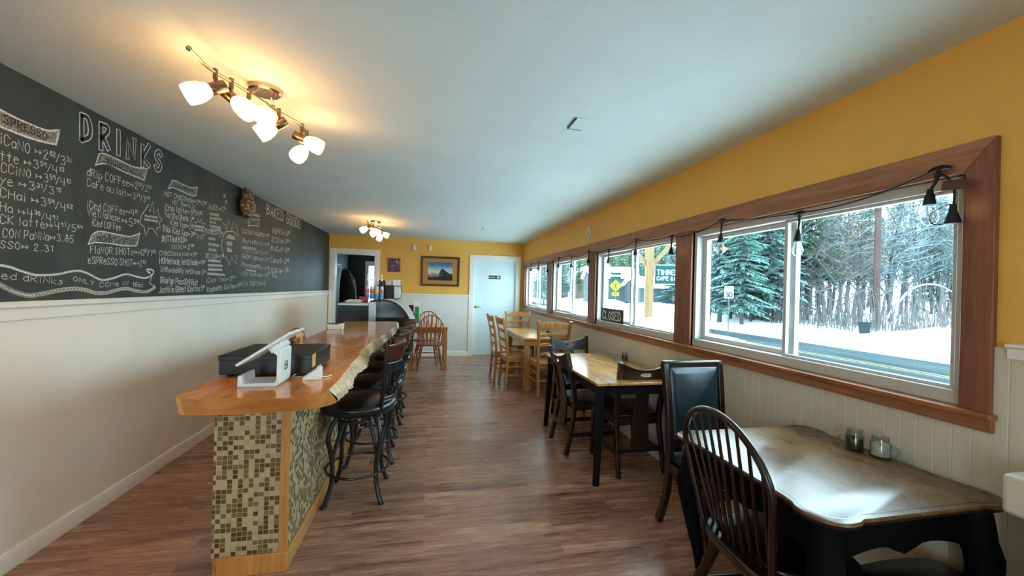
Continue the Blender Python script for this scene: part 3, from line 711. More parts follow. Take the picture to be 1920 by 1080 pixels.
# cash drawer
o = thing('cash_drawer', 'black metal cash drawer with a yellow sticker on the bar', 'cash drawer', (-.78, 2.325, ZS))
b = MB(); b.bb(-.205, .203, -.19, .2, .012, .088); b.bb(-.207, .205, -.196, .204, .082, .106); b.build('drawer_case', 'black_box', o, bevel=.003)
b = MB()
for x in (-.17, .17):
    for y in (-.15, .16): b.lathe([(.014, 0), (.014, .013)], (x, y, 0), n=12)
b.build('rubber_feet', 'cable_black', o)
b = MB(); b.bb(.203, .2055, -.175, -.115, .04, .105); b.build('sticker', 'sticker', o, smooth=False)

# tablet stand (side profile runs along x, faces the customers to the right)
o = thing('tablet_stand', 'white C-shaped tablet stand with a square emblem on its back', 'tablet stand', (-.725, 2.0, ZS))
prof = [(-.095, .004), (-.09, 0)] + [(.055 + .022 * math.sin(a), .022 - .022 * math.cos(a)) for a in (0, .4, .8, 1.2, 1.57)] + [(.079, .15)] + [(.063 + .016 * math.cos(a), .152 + .016 * math.sin(a)) for a in (.3, .7, 1.1, 1.5)] + [(.045, .166), (.035, .155), (.055, .145), (.062, .135), (.062, .028), (.052, .016), (-.075, .014), (-.078, .05), (-.092, .05)]
b = MB(); b.prism(prof, -.068, .068, lambda x, y, z: (x, z, y)); b.build('stand_body', 'white_plastic', o, bevel=.002)
b = MB()
xs = .0795
def sq(mb, c_, r, w): ring(mb, xs - .0008, xs + .0006, c_[0] - r, c_[0] + r, c_[1] - r, c_[1] + r, w, w)
sq(b, (0, .085), .019, .0045); b.bb(xs - .0008, xs + .0006, -.0055, .0055, .0795, .0905); b.build('emblem', 'steel', o, smooth=False)
# tablet resting on the stand
o = thing('tablet', 'white tablet tilted on the white stand', 'tablet', (-.725, 2.0, ZS))
p0, p1 = V((-.088, 0, .098)), V((.125, 0, .242)); dx = (p1 - p0).normalized(); nn = V((-dx.z, 0, dx.x))
def slabtilt(mb, a0, a1, y0, y1, t0, t1):
    mb.add([p0 + dx * a + V((0, y, 0)) + nn * t_ for a in (a0, a1) for y in (y0, y1) for t_ in (t0, t1)], [(0, 1, 3, 2), (4, 6, 7, 5), (0, 4, 5, 1), (2, 3, 7, 6), (0, 2, 6, 4), (1, 5, 7, 3)])
b = MB(); slabtilt(b, 0, .257, -.10, .10, -.004, .008); b.build('tablet_case', 'white_plastic', o, bevel=.004)
b = MB(); slabtilt(b, .02, .237, -.085, .085, .008, .0092); b.build('screen', 'tablet_glass', o, smooth=False)
b = MB(); slabtilt(b, .125, .185, -.05, .05, -.03, -.004); b.build('mounting_block', 'white_plastic', o, bevel=.004)

# card reader dock
o = thing('card_reader_dock', 'small white wedge-shaped card reader dock with a cable', 'card reader', (-.545, 2.075, ZS), .15)
b = MB(); b.prism([(-.047, 0), (.035, 0), (.035, .052), (.027, .058), (-.045, .012)], -.03, .03, lambda x, y, z: (x, z, y)); b.build('dock_body', 'white_plastic', o, bevel=.003)
b = MB(); b.prism([(.012, .050), (.03, .0605), (.03, .066), (.01, .055)], -.024, .024, lambda x, y, z: (x, z, y)); b.build('card_reader', 'white_plastic', o, bevel=.002)
b = MB(); b.tube(cr([(-.046, .02, .006), (-.075, .04, .004), (-.10, .05, .004), (-.085, .085, .012), (-.05, .11, .005)]), .0022, 6); b.tube(cr([(.035, .01, .006), (.06, .02, .004), (.075, .035, .008)]), .0022, 6); b.build('cable', 'white_plastic', o)

# little basket behind the tablet
pq = at(556, 645, Z=ZS)
o = thing('gift_basket', 'small brown trinket basket behind the tablet on the bar', 'basket', (pq.x, pq.y, ZS))
b = MB(); b.lathe([(.045, 0), (.058, .03), (.062, .055), (.056, .055), (.05, .01), (0, .008)], n=16); b.build('bowl', 'bark', o)
b = MB(); b.tube([(.057 * math.cos(a), 0, .05 + .07 * math.sin(a)) for a in [PI * k / 10 for k in range(11)]], .005, 8); b.build('handle', 'bark', o)
b = MB(); b.box((.03, -.03, .06), (.045, .008, .06), (0, .2, .3)); b.build('tan_packet', 'sticker', o, smooth=False)
b = MB(); b.box((-.01, -.035, .055), (.03, .01, .045), (0, -.2, 0)); b.build('red_packet', 'red', o, smooth=False)

# sugar caddy
o = thing('sugar_caddy', 'white ceramic sugar packet caddy near the bar far end', 'sugar caddy', (-.965, 4.36, ZS))
b = MB()
b.add([V((x * sx, y * sy, z)) for z, sx, sy in ((0, .05, .035), (.05, .062, .045), (.05, .055, .038), (.008, .044, .029)) for x, y in ((-1, -1), (1, -1), (1, 1), (-1, 1))],
      [(3, 2, 1, 0)] + [(l * 4 + i, l * 4 + (i + 1) % 4, (l + 1) * 4 + (i + 1) % 4, (l + 1) * 4 + i) for l in range(3) for i in range(4)] + [(12, 13, 14, 15)])
b.build('caddy', 'white_plastic', o, bevel=.002)
rr = random.Random(4)
for i in range(7):
    b = MB(); b.box((-.042 + i * .012, rr.uniform(-.006, .006), .035), (.004, .05, .06), (0, rr.uniform(-.2, .2), 0)); b.build('packet', ['dark_red', 'paper', 'sugar_dark'][i % 3], o, smooth=False)
b = MB(); b.box((.085, -.02, .03), (.03, .004, .06), (.3, 0, .5)); b.build('card', 'paper', o, smooth=False)

# ------------------------------------------------------------------ bar stools (seat faces the bar, back towards +x)
def make_stool():
    o = thing('bar_stool', 'x', 'bar stool', group='black swivel stools along the bar')
    b = MB(); b.lathe([(0, .585), (.20, .585), (.232, .592), (.244, .615), (.240, .645), (.212, .664), (.12, .675), (0, .677)], n=40); b.build('seat', 'black_leather', o, angle=70)
    b = MB(); b.lathe([(.246, .614), (.25, .62), (.25, .626), (.246, .63), (.238, .622)], n=40, cap=False); b.build('seat_piping', 'black_leather', o)
    b = MB(); b.lathe([(0, .555), (.13, .555), (.13, .575), (.16, .58), (.2, .585), (.2, .594), (0, .594)], n=32); b.build('swivel_plate', 'black_metal', o)
    for sx in (-1, 1):
        for sy_ in (-1, 1):
            d = V((sx, sy_, 0)).normalized()
            b = MB(); b.tube(cr([d * .165 + V((0, 0, .572)), d * .205 + V((0, 0, .52)), d * .228 + V((0, 0, .44)), d * .212 + V((0, 0, .35)), d * .195 + V((0, 0, .26)), d * .20 + V((0, 0, .13)), d * .25 + V((0, 0, .0))], 6), .0155, 10)
            t_ = V((-d.y, d.x, 0))
            b.tube(cr([d * .09 + V((0, 0, .572)), d * .125 + V((0, 0, .50)), d * .165 + V((0, 0, .40)), d * .193 + V((0, 0, .30)), d * .195 + V((0, 0, .22))], 6), .012, 8)
            b.lathe([(.016, 0), (.017, .012), (.013, .02)], d * .254, n=12); b.build('leg', 'black_metal', o)
    b = MB(); b.tube([V((.206 * math.cos(2 * PI * k / 32), .206 * math.sin(2 * PI * k / 32), .19)) for k in range(32)], .009, 8, closed=True); b.build('foot_ring', 'black_metal', o)
    b = MB(); b.tube([V((.135 * math.cos(2 * PI * k / 28), .135 * math.sin(2 * PI * k / 28), .53)) for k in range(28)], .009, 8, closed=True); b.build('upper_ring', 'black_metal', o)
    # back: an arc of posts around the +x side
    def arc(phi, z, r0=.235): r = r0 + (z - .62) * .12; return V((r * math.cos(phi), r * math.sin(phi), z))
    A = .82
    for s in (-1, 1):
        b = MB(); b.sweep([arc(s * A, .60, .21), arc(s * A, .64), arc(s * A, .8), arc(s * A, 1.06)], .014, .032, side=(math.sin(s * A), -math.cos(s * A), 0)); b.build('back_post', 'black_metal', o, bevel=.003)
    for z, nm in ((.675, 'lower_rail'), (.70, 'lower_rail'), (.93, 'upper_rail')):
        b = MB(); b.tube([arc(-A + 2 * A * k / 14, z) for k in range(15)], .007, 8); b.build(nm, 'black_metal', o)
    b = MB(); b.loft([[arc(f, .95, .228), arc(f, .95, .25), arc(f, 1.045 + .022 * math.cos(f * 1.6), .25), arc(f, 1.045 + .022 * math.cos(f * 1.6), .228)] for f in [-A * 1.03 + 2.06 * A * k / 16 for k in range(17)]]); b.build('crest_rail', 'mahogany', o, bevel=.005)
    for f in (-.5, -.25, 0, .25, .5):
        b = MB(); b.tube([arc(f, .70), arc(f * .8, .78), arc(f, .86), arc(f, .95)], .005, 8)
        b.ball(arc(f * .8, .78), .011, 10); b.ball(arc(f, .875), .009, 10); b.build('spindle', 'black_metal', o)
    return o
st = make_stool()
SP = [(-.462, 2.905, .0), (-.455, 3.49, .06), (-.452, 4.075, -.05), (-.445, 4.66, .03)]
lab = ['black swivel bar stool closest to the cash drawer, foremost of the row', 'second black bar stool along the bar, behind the foremost one', 'third black bar stool along the bar, before the farthest one', 'farthest black bar stool, beside the mosaic pier at the bar end']
st.location = (SP[0][0], SP[0][1], 0); st.rotation_euler = (0, 0, SP[0][2]); st['label'] = lab[0]
for i in (1, 2, 3): dup(st, (SP[i][0], SP[i][1], 0), SP[i][2], lab[i])

# ================================================================== TABLES AND CHAIRS ON THE WINDOW SIDE
def plain_table(name, label, x0, x1, y0, y1, z, th, topm, legm, lw, apr, inset=.03, splay=0, aprm=None):
    cx, cy_ = (x0 + x1) / 2, (y0 + y1) / 2
    o = thing(name, label, 'table', (cx, cy_, 0)); hx, hy = (x1 - x0) / 2, (y1 - y0) / 2
    b = MB(); b.bb(-hx, hx, -hy, hy, z - th, z); b.build('tabletop', topm, o, bevel=.005)
    ix, iy = hx - inset, hy - inset
    b = MB(); ring2 = ((-ix, ix, -iy, -iy + .02), (-ix, ix, iy - .02, iy), (-ix, -ix + .02, -iy + .02, iy - .02), (ix - .02, ix, -iy + .02, iy - .02))
    for q in ring2: b.bb(*q, z - th - apr, z - th)
    b.build('apron', aprm or legm, o, bevel=.002)
    for sx in (-1, 1):
        for sy_ in (-1, 1):
            x, y = sx * (ix - lw / 2 + .004), sy_ * (iy - lw / 2 + .004)
            b = MB(); b.sweep([(x, y, z - th), (x, y, z - th - apr), (x + sx * splay, y + sy_ * splay, 0)], [lw, lw, lw * .72 if splay else lw], [lw, lw, lw * .72 if splay else lw]); b.build('leg', legm, o, bevel=.004)
    return o
plain_table('dining_table', 'honey oak dining table among the ladder-back chairs', 1.315, 1.955, 5.42, 6.78, .755, .028, 'oak_top', 'oak', .075, .085)
plain_table('dining_table', 'plank-topped table with black legs under the closed sign', 1.225, 1.95, 2.72, 4.06, .765, .022, 'pine_top', 'charcoal', .055, .075, .025, .03)
plain_table('side_table', 'small honey oak table against the white panelled back wall', -.36, .325, 6.93, 7.6, .755, .026, 'oak_top', 'oak', .06, .085, .02)

# ---- ladder-back chair; faces +y
def make_ladder():
    o = thing('ladder_back_chair', 'x', 'chair', group='honey oak ladder-back chairs')
    for s in (-1, 1):
        b = MB(); b.sweep(cr([(s * .19, -.21, 0), (s * .188, -.19, .25), (s * .19, -.185, .46), (s * .205, -.215, .75), (s * .226, -.275, 1.03)], 4), .038, .034); b.build('rear_leg', 'oak', o, bevel=.005)
        b = MB(); b.sweep([(s * .205, .19, 0), (s * .20, .19, .44)], [.034, .042], [.034, .042]); b.build('front_leg', 'oak', o, bevel=.005)
        b = MB(); b.sweep([(s * .19, -.19, .2), (s * .2, .19, .2)], .02, .024); b.sweep([(s * .19, -.19, .32), (s * .2, .19, .32)], .02, .024); b.build('side_stretcher', 'oak', o, bevel=.003)
    b = MB(); b.sweep([(-.2, .19, .26), (.2, .19, .26)], .02, .03, side=(0, 1, 0)); b.build('front_stretcher', 'oak', o, bevel=.003)
    b = MB(); b.sweep([(-.19, -.19, .22), (.19, -.19, .22)], .02, .024, side=(0, 1, 0)); b.build('rear_stretcher', 'oak', o, bevel=.003)
    b = MB(); b.sweep([(-.195, .19, .415), (.195, .19, .415)], .022, .05, side=(0, 1, 0)); b.sweep([(-.185, -.185, .415), (.185, -.185, .415)], .022, .05, side=(0, 1, 0))
    for s in (-1, 1): b.sweep([(s * .188, -.18, .415), (s * .2, .18, .415)], .022, .05)
    b.build('seat_rail', 'oak', o, bevel=.003)
    pl = [(-.185, -.205), (.185, -.205), (.225, .21), (.19, .235), (-.19, .235), (-.225, .21)]
    b = MB(); b.prism(pl, .44, .465); b.build('seat', 'oak_seat', o, bevel=.007)
    for z, h, wid, yb_ in ((.965, .075, .218, -.255), (.83, .048, .206, -.228), (.70, .045, .2, -.207), (.58, .04, .194, -.195)):
        secs = []
        for k in range(13):
            u = -1 + 2 * k / 12; x = wid * u; y = yb_ - .03 * (1 - u * u); hh = h * (.75 + .25 * (1 - u * u)) + (.018 * (1 - u * u) if z > .9 else 0)
            lift = .018 * (1 - u * u) if z < .9 else 0
            secs.append([(x, y - .009, z - h / 2 + lift), (x, y + .009, z - h / 2 + lift), (x, y + .009, z - h / 2 + hh + lift), (x, y - .009, z - h / 2 + hh + lift)])
        b = MB(); b.loft(secs); b.build('back_slat', 'oak', o, bevel=.003)
    return o
lc = make_ladder()
LP = [((1.63, 5.29, 0), 0.02, 'ladder-back oak chair with its back to us at the oak table near end'),
      ((1.285, 5.76, 0), -PI / 2 + .06, 'ladder-back oak chair on the aisle side, the nearer of two'),
      ((1.215, 6.27, 0), -PI / 2 + .02, 'ladder-back oak chair on the aisle side, the farther of two'),
      ((1.60, 6.92, 0), PI - .03, 'ladder-back oak chair at the oak table far end, facing us')]
lc.location = LP[0][0]; lc.rotation_euler = (0, 0, LP[0][1]); lc['label'] = LP[0][2]
for p, r, l in LP[1:]: dup(lc, p, r, l)

# ---- dark chair with a scooped crest and hand hole; faces +y
def make_mission():
    o = thing('splat_back_chair', 'x', 'chair', group='dark splat-back chairs at the plank table')
    for s in (-1, 1):
        b = MB(); b.sweep(cr([(s * .2, -.275, 0), (s * .195, -.235, .2), (s * .19, -.2, .44), (s * .2, -.235, .66), (s * .218, -.30, .905)], 4), .032, [.036] * 9 + [.042] * 8); b.build('rear_leg', 'walnut', o, bevel=.004)
        b = MB(); b.sweep([(s * .205, .2, 0), (s * .2, .2, .43)], [.03, .038], [.03, .038]); b.build('front_leg', 'walnut', o, bevel=.004)
        b = MB(); b.sweep([(s * .196, -.24, .17), (s * .203, .2, .17)], .02, .034); b.build('side_stretcher', 'walnut', o, bevel=.003)
        b = MB(); b.sweep([(s * .19, -.2, .415), (s * .2, .2, .415)], .022, .06); b.build('seat_rail', 'walnut', o, bevel=.003)
    b = MB(); b.sweep([(-.195, -.245, .2), (.195, -.245, .2)], .02, .04, side=(0, 1, 0)); b.build('rear_stretcher', 'walnut', o, bevel=.003)
    b = MB(); b.sweep([(-.2, .2, .415), (.2, .2, .415)], .022, .06, side=(0, 1, 0)); b.sweep([(-.19, -.2, .415), (.19, -.2, .415)], .022, .06, side=(0, 1, 0)); b.build('seat_rail', 'walnut', o, bevel=.003)
    b = MB(); b.prism([(-.19, -.215), (.19, -.215), (.225, .215), (.2, .235), (-.2, .235), (-.225, .215)], .44, .468); b.build('seat', 'black_leather', o, bevel=.01, seg=3)
    # crest rail with a slot: an upper and a lower strip joined at the ends
    def yy(x, z): return -.235 - (z - .66) * .265 - .028 * (1 - (x / .215) ** 2)
    def strip_(x0, x1, lo, hi, n=10):
        secs = []
        for k in range(n + 1):
            x = x0 + (x1 - x0) * k / n; a, c_ = lo(x), hi(x)
            secs.append([(x, yy(x, a) - .011, a), (x, yy(x, a) + .011, a), (x, yy(x, c_) + .011, c_), (x, yy(x, c_) - .011, c_)])
        return secs
    topz = lambda x: .845 + .058 * (abs(x) / .215) ** 2.2
    botz = lambda x: .745
    h0 = lambda x: .805 - .016 * math.sqrt(max(0, 1 - (x / .056) ** 2)); h1 = lambda x: .805 + .016 * math.sqrt(max(0, 1 - (x / .056) ** 2))
    b = MB(); b.loft(strip_(-.215, -.056, botz, topz)); b.loft(strip_(.056, .215, botz, topz)); b.loft(strip_(-.056, .056, botz, h0)); b.loft(strip_(-.056, .056, h1, topz)); b.build('crest_rail', 'walnut', o)
    b = MB(); b.loft([[(-w_, y - .008, z), (w_, y - .008, z), (w_, y + .008, z), (-w_, y + .008, z)] for z, w_, y in ((.765, .052, yy(0, .765)), (.62, .056, yy(0, .62)), (.44, .066, -.225), (.2, .075, -.245))]); b.build('splat', 'walnut', o, bevel=.003)
    return o
mc = make_mission()
MP = [((1.66, 3.10, 0), .03, 'dark splat-back chair with its back to us at the plank table near end'),
      ((1.475, 3.50, 0), -PI / 2 + .04, 'dark splat-back chair on the aisle side of the plank table'),
      ((1.635, 4.16, 0), PI, 'dark splat-back chair behind the plank table, facing us')]
mc.location = MP[0][0]; mc.rotation_euler = (0, 0, MP[0][1]); mc['label'] = MP[0][2]
for p, r, l in MP[1:]: dup(mc, p, r, l)

# ---- light bow-back chair with arrow spindles; faces +y
def turned(mb, p, q, prof):
    p, q = V(p), V(q); d = q - p; L = d.length; mb.lathe([(r, h * L) for r, h in prof], p, d, 12)
def make_windsor():
    o = thing('bow_back_chair', 'x', 'chair', group='reddish bow-back chairs at the small table')
    def bow(t_):   # t -1..1 ; returns point of the bow
        a = t_ * 1.72; x = .205 * math.sin(a) * (1.0 if abs(a) < PI / 2 else 1.0); z = .72 + .24 * math.cos(a)
        if abs(a) > PI / 2: x = math.copysign(.205 - .02 * ((abs(a) - PI / 2) / .15), a); z = .72 - .25 * (abs(a) - PI / 2) / .15
        return V((x, -.185 - (z - .45) * .18, z))
    pts = [bow(-1 + 2 * k / 40) for k in range(41)]
    b = MB(); b.tube(pts, .011, 10); b.build('bow', 'windsor_wood', o)
    for i in range(5):
        x = (-2 + i) * .067; zt = .72 + .24 * math.sqrt(max(0, 1 - (x * 1.25 / .205) ** 2)); xt = x * 1.25
        p = V((x, -.175, .455)); q = V((xt, -.185 - (zt - .45) * .18, zt)); secs = []
        for k in range(9):
            u = k / 8; w_ = .007 + .016 * max(0, math.sin(min(1, max(0, (u - .12) / .7)) * PI)) ** 1.5; c_ = p.lerp(q, u)
            secs.append([c_ + V((-w_, -.005, 0)), c_ + V((w_, -.005, 0)), c_ + V((w_, .005, 0)), c_ + V((-w_, .005, 0))])
        b = MB(); b.loft(secs); b.build('spindle', 'windsor_wood', o, bevel=.002)
    pl = [(q.x, q.y) for q in cr([(-.2, -.19), (0, -.215), (.2, -.19), (.222, .05), (.19, .2), (0, .225), (-.19, .2), (-.222, .05)], 4, True)]
    b = MB(); b.prism(pl, .425, .458); b.build('seat', 'windsor_wood', o, bevel=.01, seg=3)
    pf = [(.012, 0), (.014, .1), (.018, .35), (.013, .42), (.02, .6), (.016, .8), (.013, 1)]
    for sx in (-1, 1):
        for sy_ in (-1, 1):
            b = MB(); turned(b, (sx * .215, sy_ * .21, 0), (sx * .14, sy_ * .14, .43), pf); b.build('leg', 'windsor_wood', o)
        b = MB(); b.tube([(sx * .183, -.178, .19), (sx * .183, 0, .19), (sx * .183, .178, .19)], [.008, .012, .008], 10); b.build('stretcher', 'windsor_wood', o)
    b = MB(); b.tube([(-.183, 0, .19), (0, 0, .19), (.183, 0, .19)], [.008, .012, .008], 10); b.build('stretcher', 'windsor_wood', o)
    return o
bc = make_windsor()
bc.location = (.02, 7.1, 0); bc.rotation_euler = (0, 0, .04); bc['label'] = 'reddish bow-back chair in front of the small table, its back to us'
dup(bc, (-.05, 7.66, 0), PI - .1, 'reddish bow-back chair behind the small table by the back wall')

# ---- tall chair upholstered in blue-black leather; faces -y
lx, ly = 1.64, 2.03
o = thing('parlor_chair', 'tall wood-framed chair upholstered in blue-black leather', 'chair', (lx, ly, 0), PI)
o.scale = (.92, .95, .98)
for s in (-1, 1):
    b = MB(); b.sweep(cr([(s * .19, -.25, 0), (s * .19, -.17, .22), (s * .195, -.14, .45), (s * .2, -.155, .75), (s * .21, -.20, 1.03)], 4), [.04] * 17, [.045] * 17); b.build('rear_leg', 'dark_bow', o, bevel=.006)
    b = MB(); b.tube(cr([(s * .205, .235, 0), (s * .20, .215, .06), (s * .19, .2, .16), (s * .205, .225, .3), (s * .215, .235, .40)], 5), [.018, .017, .016, .016, .016, .016, .017, .018, .019, .02, .021, .022, .024, .026, .028, .03, .032, .033, .034, .034, .034][:21], 10); b.build('front_leg', 'dark_bow', o)
b = MB(); b.prism([(-.205, -.165), (.205, -.165), (.24, .25), (-.24, .25)], .37, .43); b.build('seat_frame', 'dark_bow', o, bevel=.008)
b = MB(); b.prism([(-.19, -.15), (.19, -.15), (.222, .235), (-.222, .235)], .43, .485); b.build('seat_cushion', 'teal_leather', o, bevel=.02, seg=3)
b = MB(); b.sweep([(-.225, -.20, 1.02), (.225, -.20, 1.02)], .045, .05, side=(0, 1, 0)); b.build('crest_rail', 'dark_bow', o, bevel=.01, seg=3)
b = MB(); b.sweep([(-.195, -.145, .55), (.195, -.145, .55)], .035, .05, side=(0, 1, 0)); b.build('back_rail', 'dark_bow', o, bevel=.006)
def bpad(mb, fr_, dy):
    P = []
    for (x, z) in ((-.178, .575), (.178, .575), (.188, 1.01), (-.188, 1.01)):
        P.append((x * fr_, -.142 - max(0, (z - .55)) * .12 + dy, .79 + (z - .79) * fr_))
    return P
b = MB(); b.loft([bpad(b, 1, .005), bpad(b, .99, .02), bpad(b, .82, .04)]); b.loft([bpad(b, 1, .0), bpad(b, .97, -.02), bpad(b, .85, -.026)]); b.build('back_pad', 'teal_leather', o, bevel=.006, angle=50)

# ---- scalloped table in the near right corner
o = thing('scalloped_table', 'worn brown table with scalloped top and dark curved legs', 'table', (1.565, 1.335, 0))
ZT = .775
hx, hy = .385, .384
q1 = [(.0, 1.0), (.56, 1.0), (.66, 1.0), (.72, 1.025), (.85, 1.03), (.97, .97), (1.03, .86), (1.035, .74), (1.0, .67), (.985, .58), (.975, .4), (.97, .0)]
Q = []
for sx, sy_, rev in ((1, 1, False), (1, -1, True), (-1, -1, False), (-1, 1, True)):
    P = [(sx * x * hx, sy_ * y * hy) for x, y in q1]
    if rev: P = P[::-1]
    Q += P[:-1]
out = [(q.x, q.y) for q in cr(Q, 3, True)]
b = MB(); n = len(out); lv = [(.992, ZT - .011), (1.0, ZT - .008), (.996, ZT - .003), (.985, ZT)]
b.loft([[(x * k, y * k, z) for x, y in out] for k, z in lv]); top_ = b.build('tabletop', 'worn_top', o, angle=30)
b = MB(); b.loft([[(x * k, y * k, z) for x, y in out] for k, z in ((.95, ZT - .03), (.975, ZT - .024), (.985, ZT - .011))]); b.build('edge_molding', 'dark_bow', o, angle=30)
b = MB(); ri = [(x * .925, y * .925) for x, y in out]; ro = [(x * .937, y * .937) for x, y in out]
b.add([(x, y, ZT + .0004) for x, y in ri + ro], [(i, (i + 1) % n, n + (i + 1) % n, n + i) for i in range(n)]); b.build('border_line', 'dark_bow', top_, smooth=False)
def apron(mb, a0, a1, fixed, axis, th=.02):
    """apron board with an arched lower edge"""
    secs = []
    for k in range(17):
        u = -1 + 2 * k / 16; s = (a0 + a1) / 2 + (a1 - a0) / 2 * u
        zl = ZT - .03 - (.105 + .05 * abs(u) ** 3 + .035 * math.exp(-(u / .18) ** 2))
        P = [(fixed - th / 2, zl), (fixed + th / 2, zl), (fixed + th / 2, ZT - .03), (fixed - th / 2, ZT - .03)]
        secs.append([(s, f, z) if axis == 'x' else (f, s, z) for f, z in P])
    mb.loft(secs)
ax_, ay_ = .315, .315
for f in (-ay_, ay_): b = MB(); apron(b, -ax_ + .02, ax_ - .02, f, 'x'); b.build('apron', 'navy', o, bevel=.003)
for f in (-ax_, ax_): b = MB(); apron(b, -ay_ + .02, ay_ - .02, f, 'y'); b.build('apron', 'navy', o, bevel=.003)
for sx in (-1, 1):
    for sy_ in (-1, 1):
        d = V((sx, sy_, 0)).normalized(); c_ = V((sx * ax_, sy_ * ay_, 0))
        b = MB(); b.tube(cr([c_ + V((0, 0, ZT - .03)), c_ + d * .01 + V((0, 0, .63)), c_ + d * .03 + V((0, 0, .54)), c_ + d * .005 + V((0, 0, .38)), c_ - d * .03 + V((0, 0, .2)), c_ - d * .03 + V((0, 0, .09)), c_ + d * .015 + V((0, 0, .0))], 4),
                         [.042, .045, .048, .05, .05, .05, .05, .05, .048, .044, .04, .037, .034, .031, .028, .025, .023, .021, .02, .02, .021, .024, .028, .032, .03], 12); b.build('leg', 'navy', o)

# ---- dark bow-back chair, nearest; faces the scalloped table
o = thing('spindle_chair', 'dark bow-back spindle chair pulled up to the scalloped table', 'chair', (1.40, 1.325, 0), -PI / 2 - .10)
def bow2(u):
    a = u * 1.95; x = .262 * math.sin(a) if abs(a) < PI / 2 else math.copysign(.262 - .06 * (abs(a) - PI / 2) / .38, a); z = .77 + .215 * math.cos(a) if abs(a) < PI / 2 else .77 - .32 * (abs(a) - PI / 2) / .38
    return V((x, -.20 - (z - .45) * .17, z))
pts = [bow2(-1 + 2 * k / 48) for k in range(49)]
b = MB(); secs = []
for i, p in enumerate(pts):
    tg = (pts[min(i + 1, 48)] - pts[max(i - 1, 0)]).normalized(); yv = V((0, 1, .0)); nn_ = tg.cross(yv).normalized(); y2 = nn_.cross(tg)
    secs.append([p + nn_ * .013 * math.cos(2 * PI * k / 10) + y2 * .014 * math.sin(2 * PI * k / 10) for k in range(10)])
b.loft(secs); b.build('bow', 'dark_bow', o)
for i in range(9):
    u = (-4 + i) / 4.0; xb = u * .165; xt = u * .232; zt = .77 + .215 * math.sqrt(max(0, 1 - (xt / .262) ** 2)); p = V((xb, -.195 + .02 * (abs(u)), .455)); q = V((xt, -.20 - (zt - .45) * .17, zt))
    b = MB(); b.tube([p, p.lerp(q, .35), p.lerp(q, .6), q], [.0065, .0095, .007, .0055], 8); b.build('spindle', 'dark_bow', o)
pl = [(q.x, q.y) for q in cr([(-.19, -.2), (0, -.235), (.19, -.2), (.245, .0), (.22, .19), (0, .235), (-.22, .19), (-.245, .0)], 5, True)]
b = MB(); b.prism(pl, .41, .452); b.build('seat', 'dark_bow', o, bevel=.012, seg=3)
b = MB(); b.prism([(x * .86, y * .84 + .015) for x, y in pl], .452, .475); b.build('seat_pad', 'black_leather', o, bevel=.01, seg=3)
pf = [(.014, 0), (.019, .08), (.015, .14), (.022, .3), (.028, .45), (.018, .56), (.024, .62), (.024, .9), (.018, 1)]
for sx in (-1, 1):
    for sy_ in (-1, 1):
        b = MB(); turned(b, (sx * .25, sy_ * .25, 0), (sx * .15, sy_ * .15, .415), pf); b.build('leg', 'dark_bow', o)
    b = MB(); b.tube([(sx * .205, -.205, .18), (sx * .205, 0, .18), (sx * .205, .205, .18)], [.01, .015, .01], 10); b.build('stretcher', 'dark_bow', o)
b = MB(); b.tube([(-.205, 0, .18), (0, 0, .18), (.205, 0, .18)], [.01, .015, .01], 10); b.build('stretcher', 'dark_bow', o)

# ---- dark stool tucked under the near side of the scalloped table
o = thing('footed_stool', 'dark padded stool tucked under the near side of the scalloped table', 'stool', (1.70, .99, 0))
b = MB(); b.loft([[(q.x * k, q.y * k, z) for q in cr([(-.2, -.17), (.2, -.17), (.22, .0), (.2, .17), (-.2, .17), (-.22, 0)], 4, True)] for k, z in ((.96, .40), (1, .41), (1, .445), (.9, .468), (.5, .478))]); b.build('seat', 'black_leather', o, angle=60)
for sx in (-1, 1):
    for sy_ in (-1, 1): b = MB(); b.sweep([(sx * .19, sy_ * .15, 0), (sx * .165, sy_ * .125, .41)], [.028, .036], [.028, .036]); b.build('leg', 'walnut', o, bevel=.004)

# ---- jars and shakers on the tables
def jar(name, label, x, y, z, r, h, fill, fillh, handle=0):
    o = thing(name, label, 'jar', (x, y, z))
    b = MB(); b.lathe([(r * .92, 0), (r, .006), (r, h * .72), (r * .86, h * .8), (r * .86, h * .97), (r * .9, h), (r * .8, h), (r * .78, h * .8), (r * .93, h * .7), (r * .93, .008), (0, .008)], n=24); b.build('glass_jar', 'jar', o)
    b = MB(); b.lathe([(0, .009), (r * .9, .009), (r * .9, fillh), (0, fillh + .004)], n=20); b.build('contents', fill, o)
    if handle:
        b = MB(); b.tube(cr([(r * .9 * handle, 0, h * .62), (r * 1.55 * handle, 0, h * .6), (r * 1.6 * handle, 0, h * .25), (r * .95 * handle, 0, h * .18)]), .005, 8); b.build('jar_handle', 'jar', o)
    return o
jar('sugar_jar', 'glass jar of dark packets on the scalloped table by the wall', 1.872, 1.408, ZT, .033, .088, 'sugar_dark', .052, 1).rotation_euler = (0, 0, 2.2)
jar('sugar_jar', 'glass mug of white sugar on the scalloped table', 1.895, 1.322, ZT, .034, .088, 'salt', .058, 1).rotation_euler = (0, 0, -1.0)
pj = at(1180, 676, Z=.765)
jar('sugar_jar', 'small brown-filled jar on the plank table beside the salt shaker', min(pj.x + .02, 1.91), pj.y, .765, .03, .085, 'sugar_dark', .05)
o = thing('salt_shaker', 'small clear shaker on the plank table beside the brown jar', 'shaker', (min(pj.x + .02, 1.91) - .07, pj.y + .05, .765))
b = MB(); b.lathe([(.02, 0), (.02, .05), (.016, .06), (0, .06)], n=16); b.build('glass_body', 'jar', o); b = MB(); b.lathe([(.017, .058), (.017, .07), (.008, .078), (0, .079)], n=16); b.build('cap', 'steel', o)
